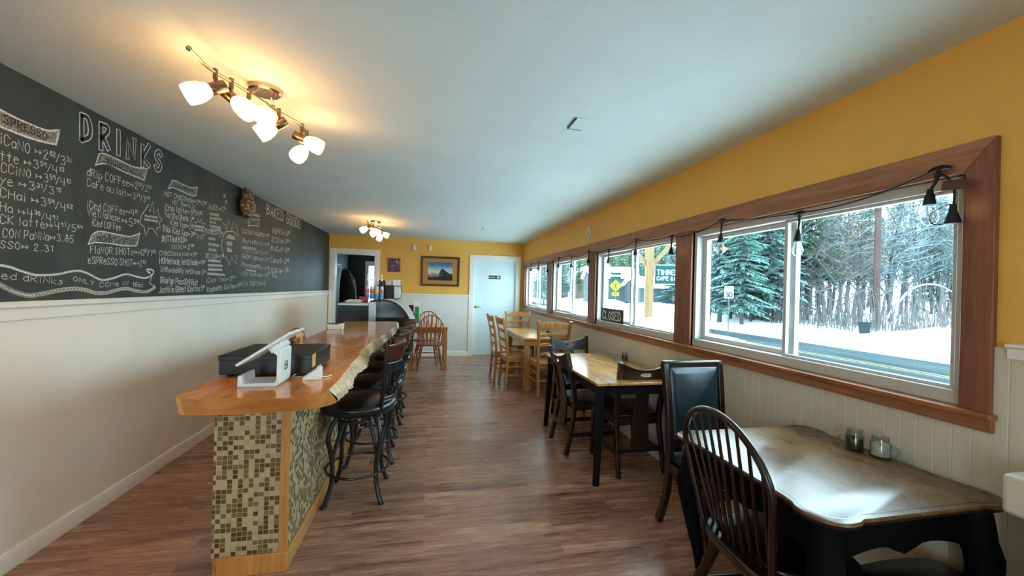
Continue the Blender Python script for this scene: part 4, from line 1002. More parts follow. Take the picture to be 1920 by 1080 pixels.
for i, (dx_, nm, l) in enumerate(((0, 'salt_shaker', 'white shaker on the oak table, left of the pair'), (.06, 'salt_shaker', 'grey shaker on the oak table, right of the pair'))):
    o = thing(nm, l, 'shaker', (1.80 + dx_, 6.05, .755))
    b = MB(); b.lathe([(.022, 0), (.022, .05), (.017, .062), (0, .062)], n=14); b.build('glass_body', 'jar', o); b = MB(); b.lathe([(0, .002), (.019, .002), (.019, .04), (0, .04)], n=14); b.build('contents', ['salt', 'sugar_dark'][i], o)
    b = MB(); b.lathe([(.018, .06), (.018, .074), (.008, .082), (0, .083)], n=14); b.build('cap', 'steel', o)
# ================================================================== TRACK LIGHTS
def make_track():
    o = thing('track_light', 'x', 'track light', group='ceiling track lights with frosted shades')
    zr = -.072
    b = MB(); b.lathe([(0, -.028), (.066, -.028), (.074, -.02), (.076, 0), (0, 0)], n=32); b.build('canopy', 'nickel', o, angle=30)
    rod = cr([(-.11, -.44, zr), (-.11, -.30, zr), (-.075, -.2, zr), (-.05, -.14, zr), (.0, .0, zr), (.03, .1, zr), (.08, .22, zr), (.09, .3, zr), (.085, .40, zr)], 6)
    b = MB(); b.tube(rod, .0075, 10); b.ball(rod[0], .011, 10); b.ball(rod[-1], .011, 10); b.build('rod', 'nickel', o)
    b = MB()
    for p in ((-.03, -.08), (.02, .07)): b.tube([(p[0], p[1], zr), (p[0] * .6, p[1] * .6, -.026)], .006, 8)
    b.build('rod_mount', 'nickel', o)
    def head(ap, d, drop=.075):
        d = V(d).normalized(); ap = V(ap); j = ap + V((0, 0, -drop))
        h = MB(); h.tube([ap + V((0, 0, .012)), j], .0065, 8); h.tube([ap + V((0, 0, .016)), ap + V((0, 0, -.03))], .010, 10)
        h.lathe([(0, -.045), (.024, -.045), (.0255, -.043), (.0255, .018), (.022, .022), (0, .022)], j, d, 20)
        ho_ = h.build('lamp_socket', 'bronze', o)
        s = MB(); s.lathe([(.020, .018), (.030, .03), (.040, .055), (.0445, .08), (.044, .105), (.040, .118), (.036, .117), (.030, .09), (.0, .085)], j, d, 24); s.build('lamp_shade', 'shade', ho_)
    for i, (k, d) in enumerate(((8, (-.8, -.35, -.52)), (13, (.75, -.05, -.6)), (20, (.8, .2, -.45)), (30, (-.75, -.1, -.55)), (41, (.85, .1, -.35)), (47, (-.3, -.55, -.75)))):
        head(rod[min(k, len(rod) - 1)], d, .07 if i != 5 else .085)
    return o
tl = make_track(); tl.location = (-.855, 2.235, ZC); tl['label'] = 'nearer ceiling track light with six glowing shades, by the chalk heading'
dup(tl, (-.86, -1.1, ZC), 0, 'added unseen track light behind the viewpoint, with six glowing shades')  # unseen fixture, added as extra warm light on the left wall and bar
dup(tl, (-.86, 6.42, ZC), .12, 'farther ceiling track light with glowing shades, near the back wall')

# ceiling vent and hook
o = thing('ceiling_vent', 'small square white vent in the ceiling', 'vent', (.838, 2.215, ZC))
b = MB(); b.bb(-.043, .043, -.075, .075, -.006, 0); b.build('vent_frame', 'ceiling', o, bevel=.002)
b = MB(); b.bb(-.046, -.041, -.075, .076, -.009, -.0); b.bb(-.041, .043, .073, .076, -.008, -.0); b.build('vent_lip', 'steel_dark', o)
ph = at(905, 426, Z=ZC); b = MB(); b.lathe([(.02, -.004), (.02, 0), (0, 0)], n=12); b.tube(cr([(0, 0, -.004), (0, 0, -.03), (.015, 0, -.042), (.028, 0, -.03)]), .004, 6)
b.build('ceiling_hook', 'nickel', None, loc=ph); tag(bpy.data.objects['ceiling_hook'], 'tiny metal hook in the ceiling near the far end', 'hook')

# ================================================================== ON THE WALLS
# bark ornament on the chalkboard
o = thing('wall_ornament', 'brown owl-shaped bark ornament hung on the chalkboard', 'wall ornament', (XL + .006, 4.70, 2.15))
def lump(mb, c_, r, sc, seed):
    rr = random.Random(seed); secs = []; n = 18; m = 14
    for i in range(m + 1):
        a = -PI / 2 + PI * i / m
        secs.append([V(c_) + V(((math.cos(a) * math.cos(2 * PI * k / n)) * r * sc[0], math.cos(a) * math.sin(2 * PI * k / n) * r * sc[1], math.sin(a) * r * sc[2])) * (1 + rr.uniform(-.09, .09)) for k in range(n)])
    mb.loft(secs, False)
b = MB(); lump(b, (.06, 0, .10), .1, (.6, 1.25, 1.05), 1); b.build('body', 'bark', o, angle=20)
b = MB(); lump(b, (.055, 0, .215), .07, (.75, 1.1, .85), 2); b.build('head', 'bark', o, angle=20)
for s in (-1, 1):
    b = MB(); b.lathe([(.022, 0), (.016, .03), (.0, .055)], (.05, s * .045, .25), (0, s * .3, 1), 8); b.build('ear_tuft', 'bark', o)
b = MB(); b.bb(.0, .06, -.10, .10, -.012, .008); b.build('perch', 'walnut', o, bevel=.004)
# framed print
p0, p1 = at(790, 480, Y=YB), at(861, 538, Y=YB); px0, px1, pz0, pz1 = -.205, .592, 1.462, 2.082
o = thing('framed_print', 'large framed landscape print with tan mat on the yellow wall', 'picture', ((px0 + px1) / 2, YB, (pz0 + pz1) / 2)); hx, hz = (px1 - px0) / 2, (pz1 - pz0) / 2
b = MB(); w_ = .042; y0, y1 = -.03, -.002
for q in ((-hx, hx, -hz, -hz + w_), (-hx, hx, hz - w_, hz)): b.bb(q[0], q[1], y0, y1, q[2], q[3])
for q in ((-hx, -hx + w_), (hx - w_, hx)): b.bb(q[0], q[1], y0, y1, -hz + w_, hz - w_)
b.build('frame', 'frame_brown', o, bevel=.006)
b = MB(); b.bb(-hx + w_, hx - w_, -.014, -.004, -hz + w_, hz - w_); b.build('mat_board', 'mat_tan', o, smooth=False)
t = NT('sunset_lake_print'); tc = t.node('ShaderNodeTexCoord'); sp = t.node('ShaderNodeSeparateXYZ'); t.link(tc.outputs['Object'], sp.inputs[0])
nz = t.noise(t.coord(scale=(4, 1, 14)), 2.2, 5, .6, .5); zz = t.math('ADD', t.math('MULTIPLY', sp.outputs['Z'], 2.6), .5)
zz = t.math('ADD', zz, t.math('MULTIPLY', t.math('SUBTRACT', nz, .5), .5))
M['print'] = t.set(t.ramp(zz, [(.0, rgb(22, 24, 28)), (.18, rgb(44, 44, 48)), (.30, rgb(150, 130, 140)), (.45, rgb(226, 206, 150)), (.62, rgb(168, 190, 204)), (.8, rgb(78, 122, 164)), (1, rgb(58, 92, 140))]), .25, 0, .5)
b = MB(); b.bb(-.258, .252, -.0155, -.014, -.19, .19); pr_ = b.build('print', 'print', o, smooth=False)
b = MB(); rr = random.Random(8)
hill = [(-.03, -.06), (.0, .02), (.03, .065), (.06, .05), (.10, .02), (.16, -.02), (.2, -.04), (.25, -.05)]
b.prism([(-.258, -.19), (.252, -.19), (.252, -.075), (.2, -.085), (.1, -.11), (.02, -.10), (-.1, -.125), (-.258, -.14)], -.0163, -.0155, lambda x, y, z: (x, z, y))
for i in range(14):
    x = rr.uniform(.05, .24); h = rr.uniform(.03, .09); b.prism([(x - .012, -.1), (x + .012, -.1), (x, -.1 + h)], -.0163, -.0156, lambda x, y, z: (x, z, y))
b.build('dark_shore', 'black_plastic', pr_, smooth=False)
b = MB(); b.prism([(-.05, -.07)] + hill + [(.25, -.08)], -.0160, -.0155, lambda x, y, z: (x, z, y)); b.build('hill', 'teal_wall', pr_, smooth=False)
# small canvas
s0, s1 = at(728, 484, Y=YB), at(750, 510, Y=YB)
o = thing('small_canvas', 'small purple and dark canvas on the yellow wall by the doorway', 'picture', ((s0.x + s1.x) / 2, YB, (s0.z + s1.z) / 2)); hx, hz = (s1.x - s0.x) / 2, (s0.z - s1.z) / 2
b = MB(); b.bb(-hx, hx, -.03, -.001, -hz, hz); b.build('stretcher_frame', 'dark_red', o, bevel=.002)
t = NT('abstract_canvas_paint'); n1 = t.noise(t.coord(scale=(1, 1, .8)), 13, 4, .7, .8)
M['canvas'] = t.set(t.ramp(n1, [(.36, rgb(34, 22, 28)), (.47, rgb(96, 74, 104)), (.55, rgb(70, 48, 60)), (.62, rgb(206, 170, 156))]), .6)
b = MB(); b.bb(-hx + .005, hx - .005, -.032, -.03, -hz + .005, hz - .005); b.build('canvas_face', 'canvas', o, smooth=False)
# wall boxes
for px, py, l in ((777.5, 464.5, 'ivory wall box above the framed print, left of the two'), (807, 466, 'ivory wall box above the framed print, right of the two')):
    p = at(px, py, Y=YB); o = thing('wall_sensor', l, 'wall box', (p.x, YB, p.z))
    b = MB(); b.bb(-.038, .038, -.035, -.001, -.06, .06); b.build('cover', 'sensor', o, bevel=.006)
    b = MB(); b.bb(-.012, .012, -.038, -.035, -.03, .03); b.build('face_plate', 'white_plastic', o, bevel=.001)
p = at(1106, 438, X=XR); o = thing('wall_bracket', 'small ivory bracket on the yellow wall above the windows', 'wall bracket', (XR, p.y, p.z))
b = MB(); b.bb(-.016, -.001, -.045, .045, -.075, .075); b.build('back_plate', 'sensor', o, bevel=.004)
b = MB(); b.tube(cr([(-.014, 0, .03), (-.04, 0, .03), (-.045, 0, -.02), (-.016, 0, -.045)]), .007, 8); b.build('hook', 'sensor', o)
# restroom sign
p = at(927.5, 520, Y=YB + .049); o = thing('restroom_sign', 'black sign with white lettering and figures on the white door', 'sign', (p.x, YB + .049, p.z))
b = MB(); b.bb(-.13, .13, -.006, -.001, -.038, .038); b.build('plate', 'black_plastic', o, bevel=.002)
def dtf(ox, oz): return lambda s, z, h: (ox + s, -.0065 - h, oz + z)
b = MB(); sts, w_ = layout('RESTROOM')
for st in sts: ribbon(b, [(x / w_ * .13, z / 9 * .02) for x, z in st], .0045, dtf(-.115, -.012))
b.build('lettering', 'white_plastic', o, smooth=False)
b = MB()
for x in (.06, .095): b.lathe([(.008, 0), (.008, .001)], (x, -.0062, .022), (0, -1, 0), 12); b.prism([(x - .008, -.026), (x + .008, -.026), (x + .012, .012), (x - .012, .012)], -.0072, -.0062, lambda x, y, z: (x, z, y))
b.build('figures', 'white_plastic', o, smooth=False)

# ================================================================== PASTRY CASE AND WHAT STANDS ON IT
CY, CYE = 5.62, 6.75
o = thing('pastry_case', 'curved glass pastry display case behind the bar end', 'display case', (0, 0, 0))
o.location = (-.55, CY, 0)
ox = .55
arcp = [(-.70, 1.235), (-.62, 1.25), (-.53, 1.24), (-.44, 1.20), (-.36, 1.13), (-.29, 1.03), (-.245, .93), (-.225, .84)]
arcp = [(q.x + ox, q.y) for q in cr(arcp, 4)]
b = MB(); b.bb(-.80 + ox, -.36 + ox, .0, CYE - CY, .0, .74); b.bb(-.80 + ox, -.24 + ox, .0, CYE - CY, .74, .80); b.build('case_base', 'black_box', o, bevel=.006)
b = MB(); b.bb(-.815 + ox, -.72 + ox, .0, .02, .80, 1.225); b.build('side_column', 'steel', o, bevel=.003)
b = MB(); poly = [(-.72 + ox, .80)] + [(-.72 + ox, 1.225)] + [(x - .012, z - .018) for x, z in arcp[2:]] + [(-.24 + ox, .80)]
b.prism(poly, .008, .014, lambda x, y, z: (x, z, y)); b.build('side_glass', 'dark_glass', o, smooth=False)
b = MB(); b.loft([[(x, y, z), (x - .004, y, z - .02)] for x, z in arcp for y in (0,)][0:0] or [[(x, -.004, z), (x, .03, z), (x - .008, .03, z - .022), (x - .008, -.004, z - .022)] for x, z in arcp]); b.build('side_trim', 'black_plastic', o)
b = MB(); b.loft([[(x, .03, z), (x, CYE - CY, z), (x - .003, CYE - CY, z - .008), (x - .003, .03, z - .008)] for x, z in arcp]); b.build('curved_glass', 'vinyl', o)
b = MB(); b.bb(-.80 + ox, -.66 + ox, 0, CYE - CY, 1.215, 1.24); b.build('case_top', 'black_box', o, bevel=.003)
for z in (.92, 1.06): b = MB(); b.bb(-.70 + ox, -.34 + ox - (z - .92) * .5, .03, CYE - CY - .03, z, z + .012); b.build('shelf', 'steel', o)
b = MB(); b.bb(-.71 + ox, -.25 + ox, CYE - CY - .02, CYE - CY, .8, 1.0); b.build('back_panel', 'black_box', o)
o = thing('service_cabinet', 'black service cabinet with a pale edge beside the pastry case', 'cabinet', (-1.01, CY + .25, 0))
b = MB(); b.bb(-.195, .185, -.24, .5, 0, 1.165); b.build('cabinet_body', 'black_box', o, bevel=.004)
b = MB(); b.bb(-.20, .19, -.25, .5, 1.165, 1.20); b.build('worktop', 'steel', o, bevel=.004)
b = MB(); b.bb(-.19, .18, -.246, -.24, .05, 1.1); b.build('door_panel', 'black_plastic', o, bevel=.002)
o = thing('paper_stack', 'loose stack of white papers on the black cabinet', 'papers', (-1.03, CY + .15, 1.20))
rr = random.Random(2)
for i in range(5): b = MB(); b.box((rr.uniform(-.01, .01), rr.uniform(-.02, .02), .004 + i * .008), (.2 - i * .012, .26, .0065), (0, 0, rr.uniform(-.2, .2))); b.build('sheet', 'paper', o, smooth=False)
o = thing('red_box', 'small red box on the black cabinet beside the papers', 'box', (-.935, CY + .33, 1.20))
b = MB(); b.bb(-.055, .055, -.05, .05, 0, .075); b.build('carton', 'red', o, bevel=.003); b = MB(); b.bb(-.057, .057, -.052, .052, .06, .08); b.build('lid', 'red', o, bevel=.003)
# syrup bottles
def bottle(i, x, y, z, body, lbl):
    o = thing('syrup_bottle', lbl, 'bottle', (x, y, z), 0, 'syrup bottles with pumps on the pastry case')
    b = MB(); b.lathe([(.0, 0), (.028, 0), (.031, .004), (.031, .20), (.026, .225), (.014, .255), (.013, .275), (0, .275)], n=16); b.build('glass_body', 'jar', o)
    b = MB(); b.lathe([(.0, .004), (.027, .004), (.027, .19), (0, .19)], n=14); b.build('syrup', body[0], o)
    b = MB(); b.lathe([(.0315, .02), (.0322, .021), (.0322, .075), (.0315, .076)], n=16, cap=False); b.build('lower_label', body[1], o)
    b = MB(); b.lathe([(.0315, .085), (.0322, .086), (.0322, .15), (.0315, .151)], n=16, cap=False); b.build('upper_label', body[2], o)
    b = MB(); b.lathe([(.016, .27), (.016, .295), (.006, .30), (.006, .345), (.011, .35), (.011, .36), (0, .362)], n=12); b.tube(cr([(0, 0, .352), (0, -.03, .352), (0, -.05, .335)]), .005, 6); b.build('pump', 'white_plastic', o)
    return o
bt_ = None; k = 0
lbs = ['leftmost', 'second', 'third', 'fourth']
for i in range(4):
    x = -.90 + i * .066
    bottle(i, x, 6.03, 1.24, (('paper', 'blue', 'pink'), ('salt', 'blue', 'pink'), ('paper', 'blue', 'yellow_lab'), ('salt', 'blue', 'pink'))[i], '%s syrup bottle from the left in the front row on the pastry case' % lbs[i])
# machine and boxes on top of the case
m0, m1 = at(704, 536, Y=6.2), at(752, 560, Y=6.2)
b_ = thing('counter_machine', 'black countertop machine with a steel front on the pastry case', 'machine', (-.60, 6.36, 1.245))
b = MB(); b.bb(-.19, .05, -.16, .16, .0, .205); b.build('housing', 'black_plastic', b_, bevel=.006)
b = MB(); b.bb(.05, .155, -.16, .16, .0, .203); b.build('steel_front', 'steel', b_, bevel=.014, seg=3)
b = MB(); b.lathe([(.012, 0), (.012, .02), (.0, .022)], (.155, -.03, .12), (1, 0, 0), 14); b.build('knob', 'brass', b_)
for x0, x1, h, mt, nm, l in ((-.17, -.085, .075, 'black_box', 'black_box', 'black box on top of the countertop machine'), (-.075, .015, .068, 'sensor', 'grey_carton', 'grey carton on the countertop machine between black and white boxes'), (.03, .135, .085, 'white_plastic', 'white_tub', 'white tub on top of the countertop machine')):
    o = thing(nm, l, 'box', (-.60 + (x0 + x1) / 2, 6.36, 1.45)); w_ = (x1 - x0) / 2
    b = MB(); b.bb(-w_, w_, -.09, .09, 0, h); b.build('body', mt, o, bevel=.005); b = MB(); b.bb(-w_ - .001, w_ + .001, -.091, .091, h - .02, h + .002); b.build('lid', mt, o, bevel=.003)
o = thing('dark_red_box', 'dark red box on the small table behind the curved glass case', 'box', (-.315, 7.06, .755))
b = MB(); b.bb(-.045, .045, -.04, .04, 0, .36); b.build('carton', 'dark_red', o, bevel=.003); b = MB(); b.bb(-.046, .046, -.041, .041, .34, .365); b.build('lid', 'dark_red', o, bevel=.002)
o = thing('green_packet', 'green and white packet standing on the small table behind the curved glass case', 'packet', (-.225, 7.02, .755))
b = MB(); b.loft([[(-.05 * k, -.03 * k2, z), (.05 * k, -.03 * k2, z), (.05 * k, .03 * k2, z), (-.05 * k, .03 * k2, z)] for k, k2, z in ((1, 1, 0), (1.03, 1, .2), (1.0, .8, .36), (1.0, .15, .42))]); b.build('pouch', 'paper', o)
b = MB(); b.loft([[(-.03 * k, -.032 * k2, z), (.04 * k, -.032 * k2, z)] for k, k2, z in ((1, 1, .06), (1.03, 1.0, .2), (1.0, .9, .34))], cap=False, close=False); b.build('printed_panel', 'green', o)
# coats in the back room
o = thing('dark_coat', 'dark winter coat hanging inside the left doorway', 'coat', (-1.80, 9.3, .95))
def coatsec(z, w_, d, cx_): return [V((cx_ + math.cos(2 * PI * k / 16) * w_ * (1 + .12 * math.sin(5 * k)), math.sin(2 * PI * k / 16) * d * (1 + .1 * math.cos(7 * k)), z)) for k in range(16)]
b = MB(); b.loft([coatsec(-.25, .17, .25, .02), coatsec(.0, .18, .24, .03), coatsec(.3, .17, .22, .02), coatsec(.6, .14, .2, .0), coatsec(.8, .08, .1, -.04), coatsec(.85, .03, .03, -.06)]); b.build('coat_body', 'jacket', o)
for s in (-1, 1):
    b = MB(); b.tube(cr([(.02, s * .17, .7), (.08, s * .23, .45), (.08, s * .22, .15), (.07, s * .2, .02)]), [.07] * 6 + [.065] * 7 + [.055] * 6, 12); b.build('sleeve', 'jacket', o)
b = MB(); b.tube(cr([(.13, -.1, .62), (.18, -.08, .35), (.19, -.06, .05)]), .006, 6); b.build('zip_piping', 'paper', o)
o = thing('coat_hook', 'white coat hook rail on the dark wall inside the doorway', 'hook rail', (-2.015, 9.3, 1.86))
b = MB(); b.bb(0, .02, -.3, .3, -.04, .04); b.build('rail', 'white_trim', o, bevel=.003)
for y in (-.2, 0, .2): b = MB(); b.tube(cr([(.02, y, .0), (.06, y, -.03), (.09, y, .01)]), .008, 8); b.build('hook', 'steel', o)

# ================================================================== STRING LIGHTS AND CLOSED SIGN
XW = XR - .036
o = thing('string_lights', 'black string-light cable with clear bulbs draped along the windows', 'string lights', (XW, 4.6, 1.95))
org = V((XW, 4.6, 1.95))
hk = [(1762, 316), (1500, 399), (1354, 413), (1260, 443), (1193, 449), (1142, 468), (1104, 471), (1072, 481), (1048, 483), (1027, 493), (1010, 491), (996, 494)]
HK = [at(x, y, X=XW) for x, y in hk]
def sag(a, c_, d, n=8): return [a.lerp(c_, k / n) + V((0, 0, -d * 4 * (k / n) * (1 - k / n))) for k in range(n + 1)]
wire = cr([V((XW - .004, 1.128, 1.79)), V((XW - .006, 1.124, 1.87)), V((XW - .012, 1.145, 1.925)), V((XW - .012, 1.175, 1.947))], 4) + [HK[0] + V((-.004, 0, 0))]
for i in range(len(HK) - 1): wire += sag(HK[i], HK[i + 1], (.03, .012, .03, .02, .03, .02, .03, .02, .02, .02, .02)[i])[1:]
b = MB(); b.tube([q - org for q in wire], .0042, 7); b.build('wire', 'cable_black', o)
for i, h in enumerate(HK):
    h = h - org; d = .135 if i else .12
    b = MB(); b.tube([h + V((-.002, .034, -.005)), h + V((-.002, .018, .0)), h, h + V((-.002, -.018, .0)), h + V((-.002, -.034, -.005))], [.005, .010, .013, .010, .005], 8)
    dy = .028 if i == 0 else .006
    b.tube([h, h + V((0, dy * .4, -.05)), h + V((-.002, dy, -d + .04))], [.010, .006, .005], 8)
    c_ = h + V((-.002, dy, -d)); b.lathe([(.0, .046), (.009, .045), (.011, .025), (.015, .02), (.017, .005), (.021, -.012), (.021, -.018), (0, -.018)], c_, n=14)
    so = b.build('lamp_holder', 'cable_black', o)
    b = MB(); b.lathe([(.013, 0), (.016, -.02), (.025, -.045), (.027, -.058), (.02, -.078), (.006, -.088), (0, -.089)], c_ + V((0, 0, -.012)), n=16); b.build('bulb', 'jar', so)
b = MB(); e = wire[0] - org; b.lathe([(0, .05), (.009, .048), (.012, .02), (.018, .0), (.024, -.022), (.024, -.028), (0, -.028)], e + V((0, 0, -.02)), n=14); b.tube(cr([e + V((0, .01, .03)), e + V((-.01, .06, .0)), e + V((-.01, .055, -.04)), e + V((0, .02, -.045))]), .0018, 6); b.build('end_plug', 'cable_black', o)
o = thing('paper_tag', 'small brown paper tag on the string-light cable at its near end', 'tag', (XW - .016, 1.118, 1.888))
b = MB(); b.box((0, 0, 0), (.002, .075, .038), (.12, 0, 0)); b.build('card', 'cardboard', o, smooth=False); b = MB(); b.tube([(0, -.03, .01), (0, -.03, .03)], .002, 6); b.build('string', 'cable_black', o)

c0, c1, c2 = at(1124, 577, X=XR + .01), at(1166, 582, X=XR + .01), at(1166, 608, X=XR + .01)
o = thing('closed_sign', 'black sign reading CLOSED leaning in the third window', 'sign', (XR + .004, 4.06, WZ0 + .062))
b = MB(); b.bb(-.006, .006, -.265, .265, 0, .15); b.build('board', 'chalkboard', o, bevel=.002)
b = MB(); sts, w_ = layout('CLOSED')
for st in sts: ribbon(b, [(x / w_ * .44 - .22, z / 9 * .088 + .03) for x, z in st], .017, lambda s, z, h: (-.0066 - h, -s, z))
b.build('lettering', 'white_plastic', o, smooth=False)
b = MB()
for y in (-.2, .2): b.lathe([(.007, 0), (.007, .003)], (-.006, y, .14), (-1, 0, 0), 10)
b.build('screw_eyes', 'brass', o)
# ================================================================== OUTDOORS
t = NT('snow'); v = t.coord(); f = t.noise(v, .8, 6, .6); t.bump(t.noise(v, 3, 5, .65), .6, .06)
M['snow'] = t.set(t.ramp(f, [(.3, (.62, .72, .78, 1)), (.6, (.82, .87, .9, 1))]), .8, 0, .2)
t = NT('wet_asphalt'); v = t.coord(scale=(2.2, .12, 1)); f = t.noise(v, 2, 5, .6, .3)
M['asphalt'] = t.set(t.ramp(f, [(.36, (.012, .021, .025, 1)), (.62, (.034, .046, .05, 1))]), .95, 0, .04)
M['road_yellow'] = paint('road_yellow', (.13, .105, .045, 1), .7, .3, 3)
def snowy(name, c1, c2, thr=.35, sc=5, snow=(.19, .235, .245, 1), amt=.75):
    """bark or needles with snow lying on what faces up"""
    t = NT(name); v = t.coord(); f = t.noise(v, sc, 4, .6); col = t.ramp(f, [(.35, c1), (.65, c2)])
    g = t.node('ShaderNodeNewGeometry'); sp = t.node('ShaderNodeSeparateXYZ'); t.link(g.outputs['Normal'], sp.inputs[0])
    k = t.ramp(t.math('ADD', t.math('ABSOLUTE', sp.outputs['Z']), t.math('MULTIPLY', t.math('SUBTRACT', f, .5), .9)), [(thr, (0, 0, 0, 1)), (thr + .25, (amt, amt, amt, 1))])
    return t.set(t.mix(k, col, snow), .8, 0, .2)
M['needles'] = snowy('spruce_needles', (.026, .070, .060, 1), (.055, .125, .095, 1), .72, 7)
M['needles2'] = snowy('pine_needles', (.04, .08, .034, 1), (.075, .125, .05, 1), .78, 7)
M['twig'] = snowy('bare_bark', (.05, .058, .06, 1), (.10, .108, .108, 1), .5, 4)
M['trunk'] = snowy('dark_bark', (.036, .037, .037, 1), (.07, .068, .067, 1), .7, 4)
M['pole_wood'] = wood('utility_pole_wood', (.035, .022, .02, 1), (.07, .044, .038, 1), 'z', 2, .8)
M['copper_leaf'] = paint('copper_leaves', (.17, .085, .042, 1), .7, .4, 6)
M['red_twig'] = paint('reddish_twigs', (.09, .08, .078, 1), .8, .3, 6)
M['porch_pine'] = wood('porch_pine', (.10, .06, .028, 1), (.17, .11, .06, 1), 'z', 3, .6)
M['sign_teal'] = paint('teal_sign_board', (.005, .035, .036, 1), .5, .05)
M['sign_white'] = paint('white_sign_paint', (.3, .32, .32, 1), .5, .02)
M['sign_yellow'] = paint('fluorescent_yellow_sign', (.22, .25, .012, 1), .5, .03)
M['sign_green'] = paint('street_sign_green', (.005, .04, .028, 1), .5, .05)
M['siding_y'] = paint('cream_siding', (.11, .095, .058, 1), .7, .05)
M['siding_b'] = paint('blue_grey_siding', (.04, .06, .07, 1), .7, .1)
M['bin'] = paint('dark_grey_bin', (.012, .02, .024, 1), .5, .1)
M['galv'] = paint('galvanised_post', (.05, .06, .06, 1), .5, .1)

def ground_z(x, y):
    if 10.6 < x < 17.3: base = -.72
    elif x >= 17.3: base = -.72 + min(1, (x - 17.3) / 1.2) * .25 + min(.9, max(0, (x - 19) * .045))
    else: base = -.72 + min(1, (10.6 - x) / 1.5) * .30
    def g(cx, cy_, sx, sy_, h): return h * math.exp(-((x - cx) / sx) ** 2 - ((y - cy_) / sy_) ** 2)
    base += g(5.0, 8.0, 1.6, 1.4, 1.3) + g(22.5, 12.2, 2.6, 2.4, .75) + g(24, 9.0, 3, 2.5, .6) + g(7.2, 12.5, 2.0, 3.4, 1.2) + g(8.2, 17.6, 1.7, 3.2, 1.4) + g(12, 38, 6, 9, .5) + g(21, 34, 3, 8, .8)
    if x < 10.3 or x > 17.6: base += .05 * math.sin(x * 1.7 + y * .9) * math.sin(y * 1.3 - x * .4) + .03 * math.sin(x * 4.1) * math.sin(y * 3.7)
    return base
b = MB(); xs_ = [2.16 + (10.4 - 2.16) * k / 24 for k in range(25)] + [10.6, 10.9] + [17.0, 17.3] + [17.6 + 12 * k / 30 for k in range(31)] + [32, 36, 42, 50, 62, 80, 110]
ys_ = [-20 + k * .8 for k in range(int(80 / .8))] + [60, 70, 85, 110, 150]
b.add([(x, y, ground_z(x, y) - (.03 if 10.8 < x < 17.1 else 0)) for x in xs_ for y in ys_], [(i * len(ys_) + j, (i + 1) * len(ys_) + j, (i + 1) * len(ys_) + j + 1, i * len(ys_) + j + 1) for i in range(len(xs_) - 1) for j in range(len(ys_) - 1)])
struct(b.build('snow_ground', 'snow', angle=180))
b = MB(); b.bb(10.5, 17.35, -25, 150, -.80, -.71); rd = struct(b.build('road', 'asphalt', smooth=False))
b = MB()
for x in (14.05, 14.35): b.bb(x, x + .12, -25, 150, -.709, -.705)
b.build('road_line', 'road_yellow', rd, smooth=False)

def on(px, py, d_):   # a ground point on a pixel's sight line at distance d_ (camera depth)
    q = V((0, 0, CAMZ)) + (FWD + RGT * ((px - 960) / FPX) - UPV * ((py - 540) / FPX)) * d_
    return q

# --- tree shapes, one mesh set per variant
def conifer(name, label, seed, h=9., r=2.2, mat='needles', group='evergreens across the road', bare=.12):
    rr = random.Random(seed)
    o = thing(name, label, 'tree', group=group)
    b = MB(); b.tube([(0, 0, -.4), (.03, .02, h * .4), (0, 0, h)], [.15, .1, .02], 8); b.build('trunk', 'trunk', o)
    b = MB(); z = h * bare; az = 0
    while z < h * .98:
        L = r * (1 - z / h) ** .8 * rr.uniform(.75, 1.1) + .12
        for k in range(rr.randint(6, 9)):
            az += 2.4 + rr.uniform(-.4, .4); d = V((math.cos(az), math.sin(az), 0)); s = V((-d.y, d.x, 0)); zz = z + rr.uniform(-.15, .15); Lk = L * rr.uniform(.7, 1.1)
            m = 7; drop = rr.uniform(.10, .4)
            for q in range(m):
                u0 = q / m; u1 = (q + 1.35) / m
                for sd in (-1, 1):
                    c0 = V((0, 0, zz)) + d * Lk * u0 + V((0, 0, -drop * Lk * u0 ** 1.4)); c1 = V((0, 0, zz)) + d * Lk * u1 + V((0, 0, -drop * Lk * u1 ** 1.4))
                    wdt = Lk * .25 * (1 - u0 * .75) * rr.uniform(.6, 1.15); tip = c1 + s * sd * wdt * .9 + V((0, 0, -.16 * wdt - rr.uniform(0, .12)))
                    b.add([c0, c0.lerp(c1, .55) + V((0, 0, .02)), tip, c0 + s * sd * wdt * .55 + V((0, 0, -.08))], [(0, 1, 2, 3)])
        z += h * .024 * rr.uniform(.8, 1.3)
    b.build('foliage', mat, o, smooth=False)
    return o
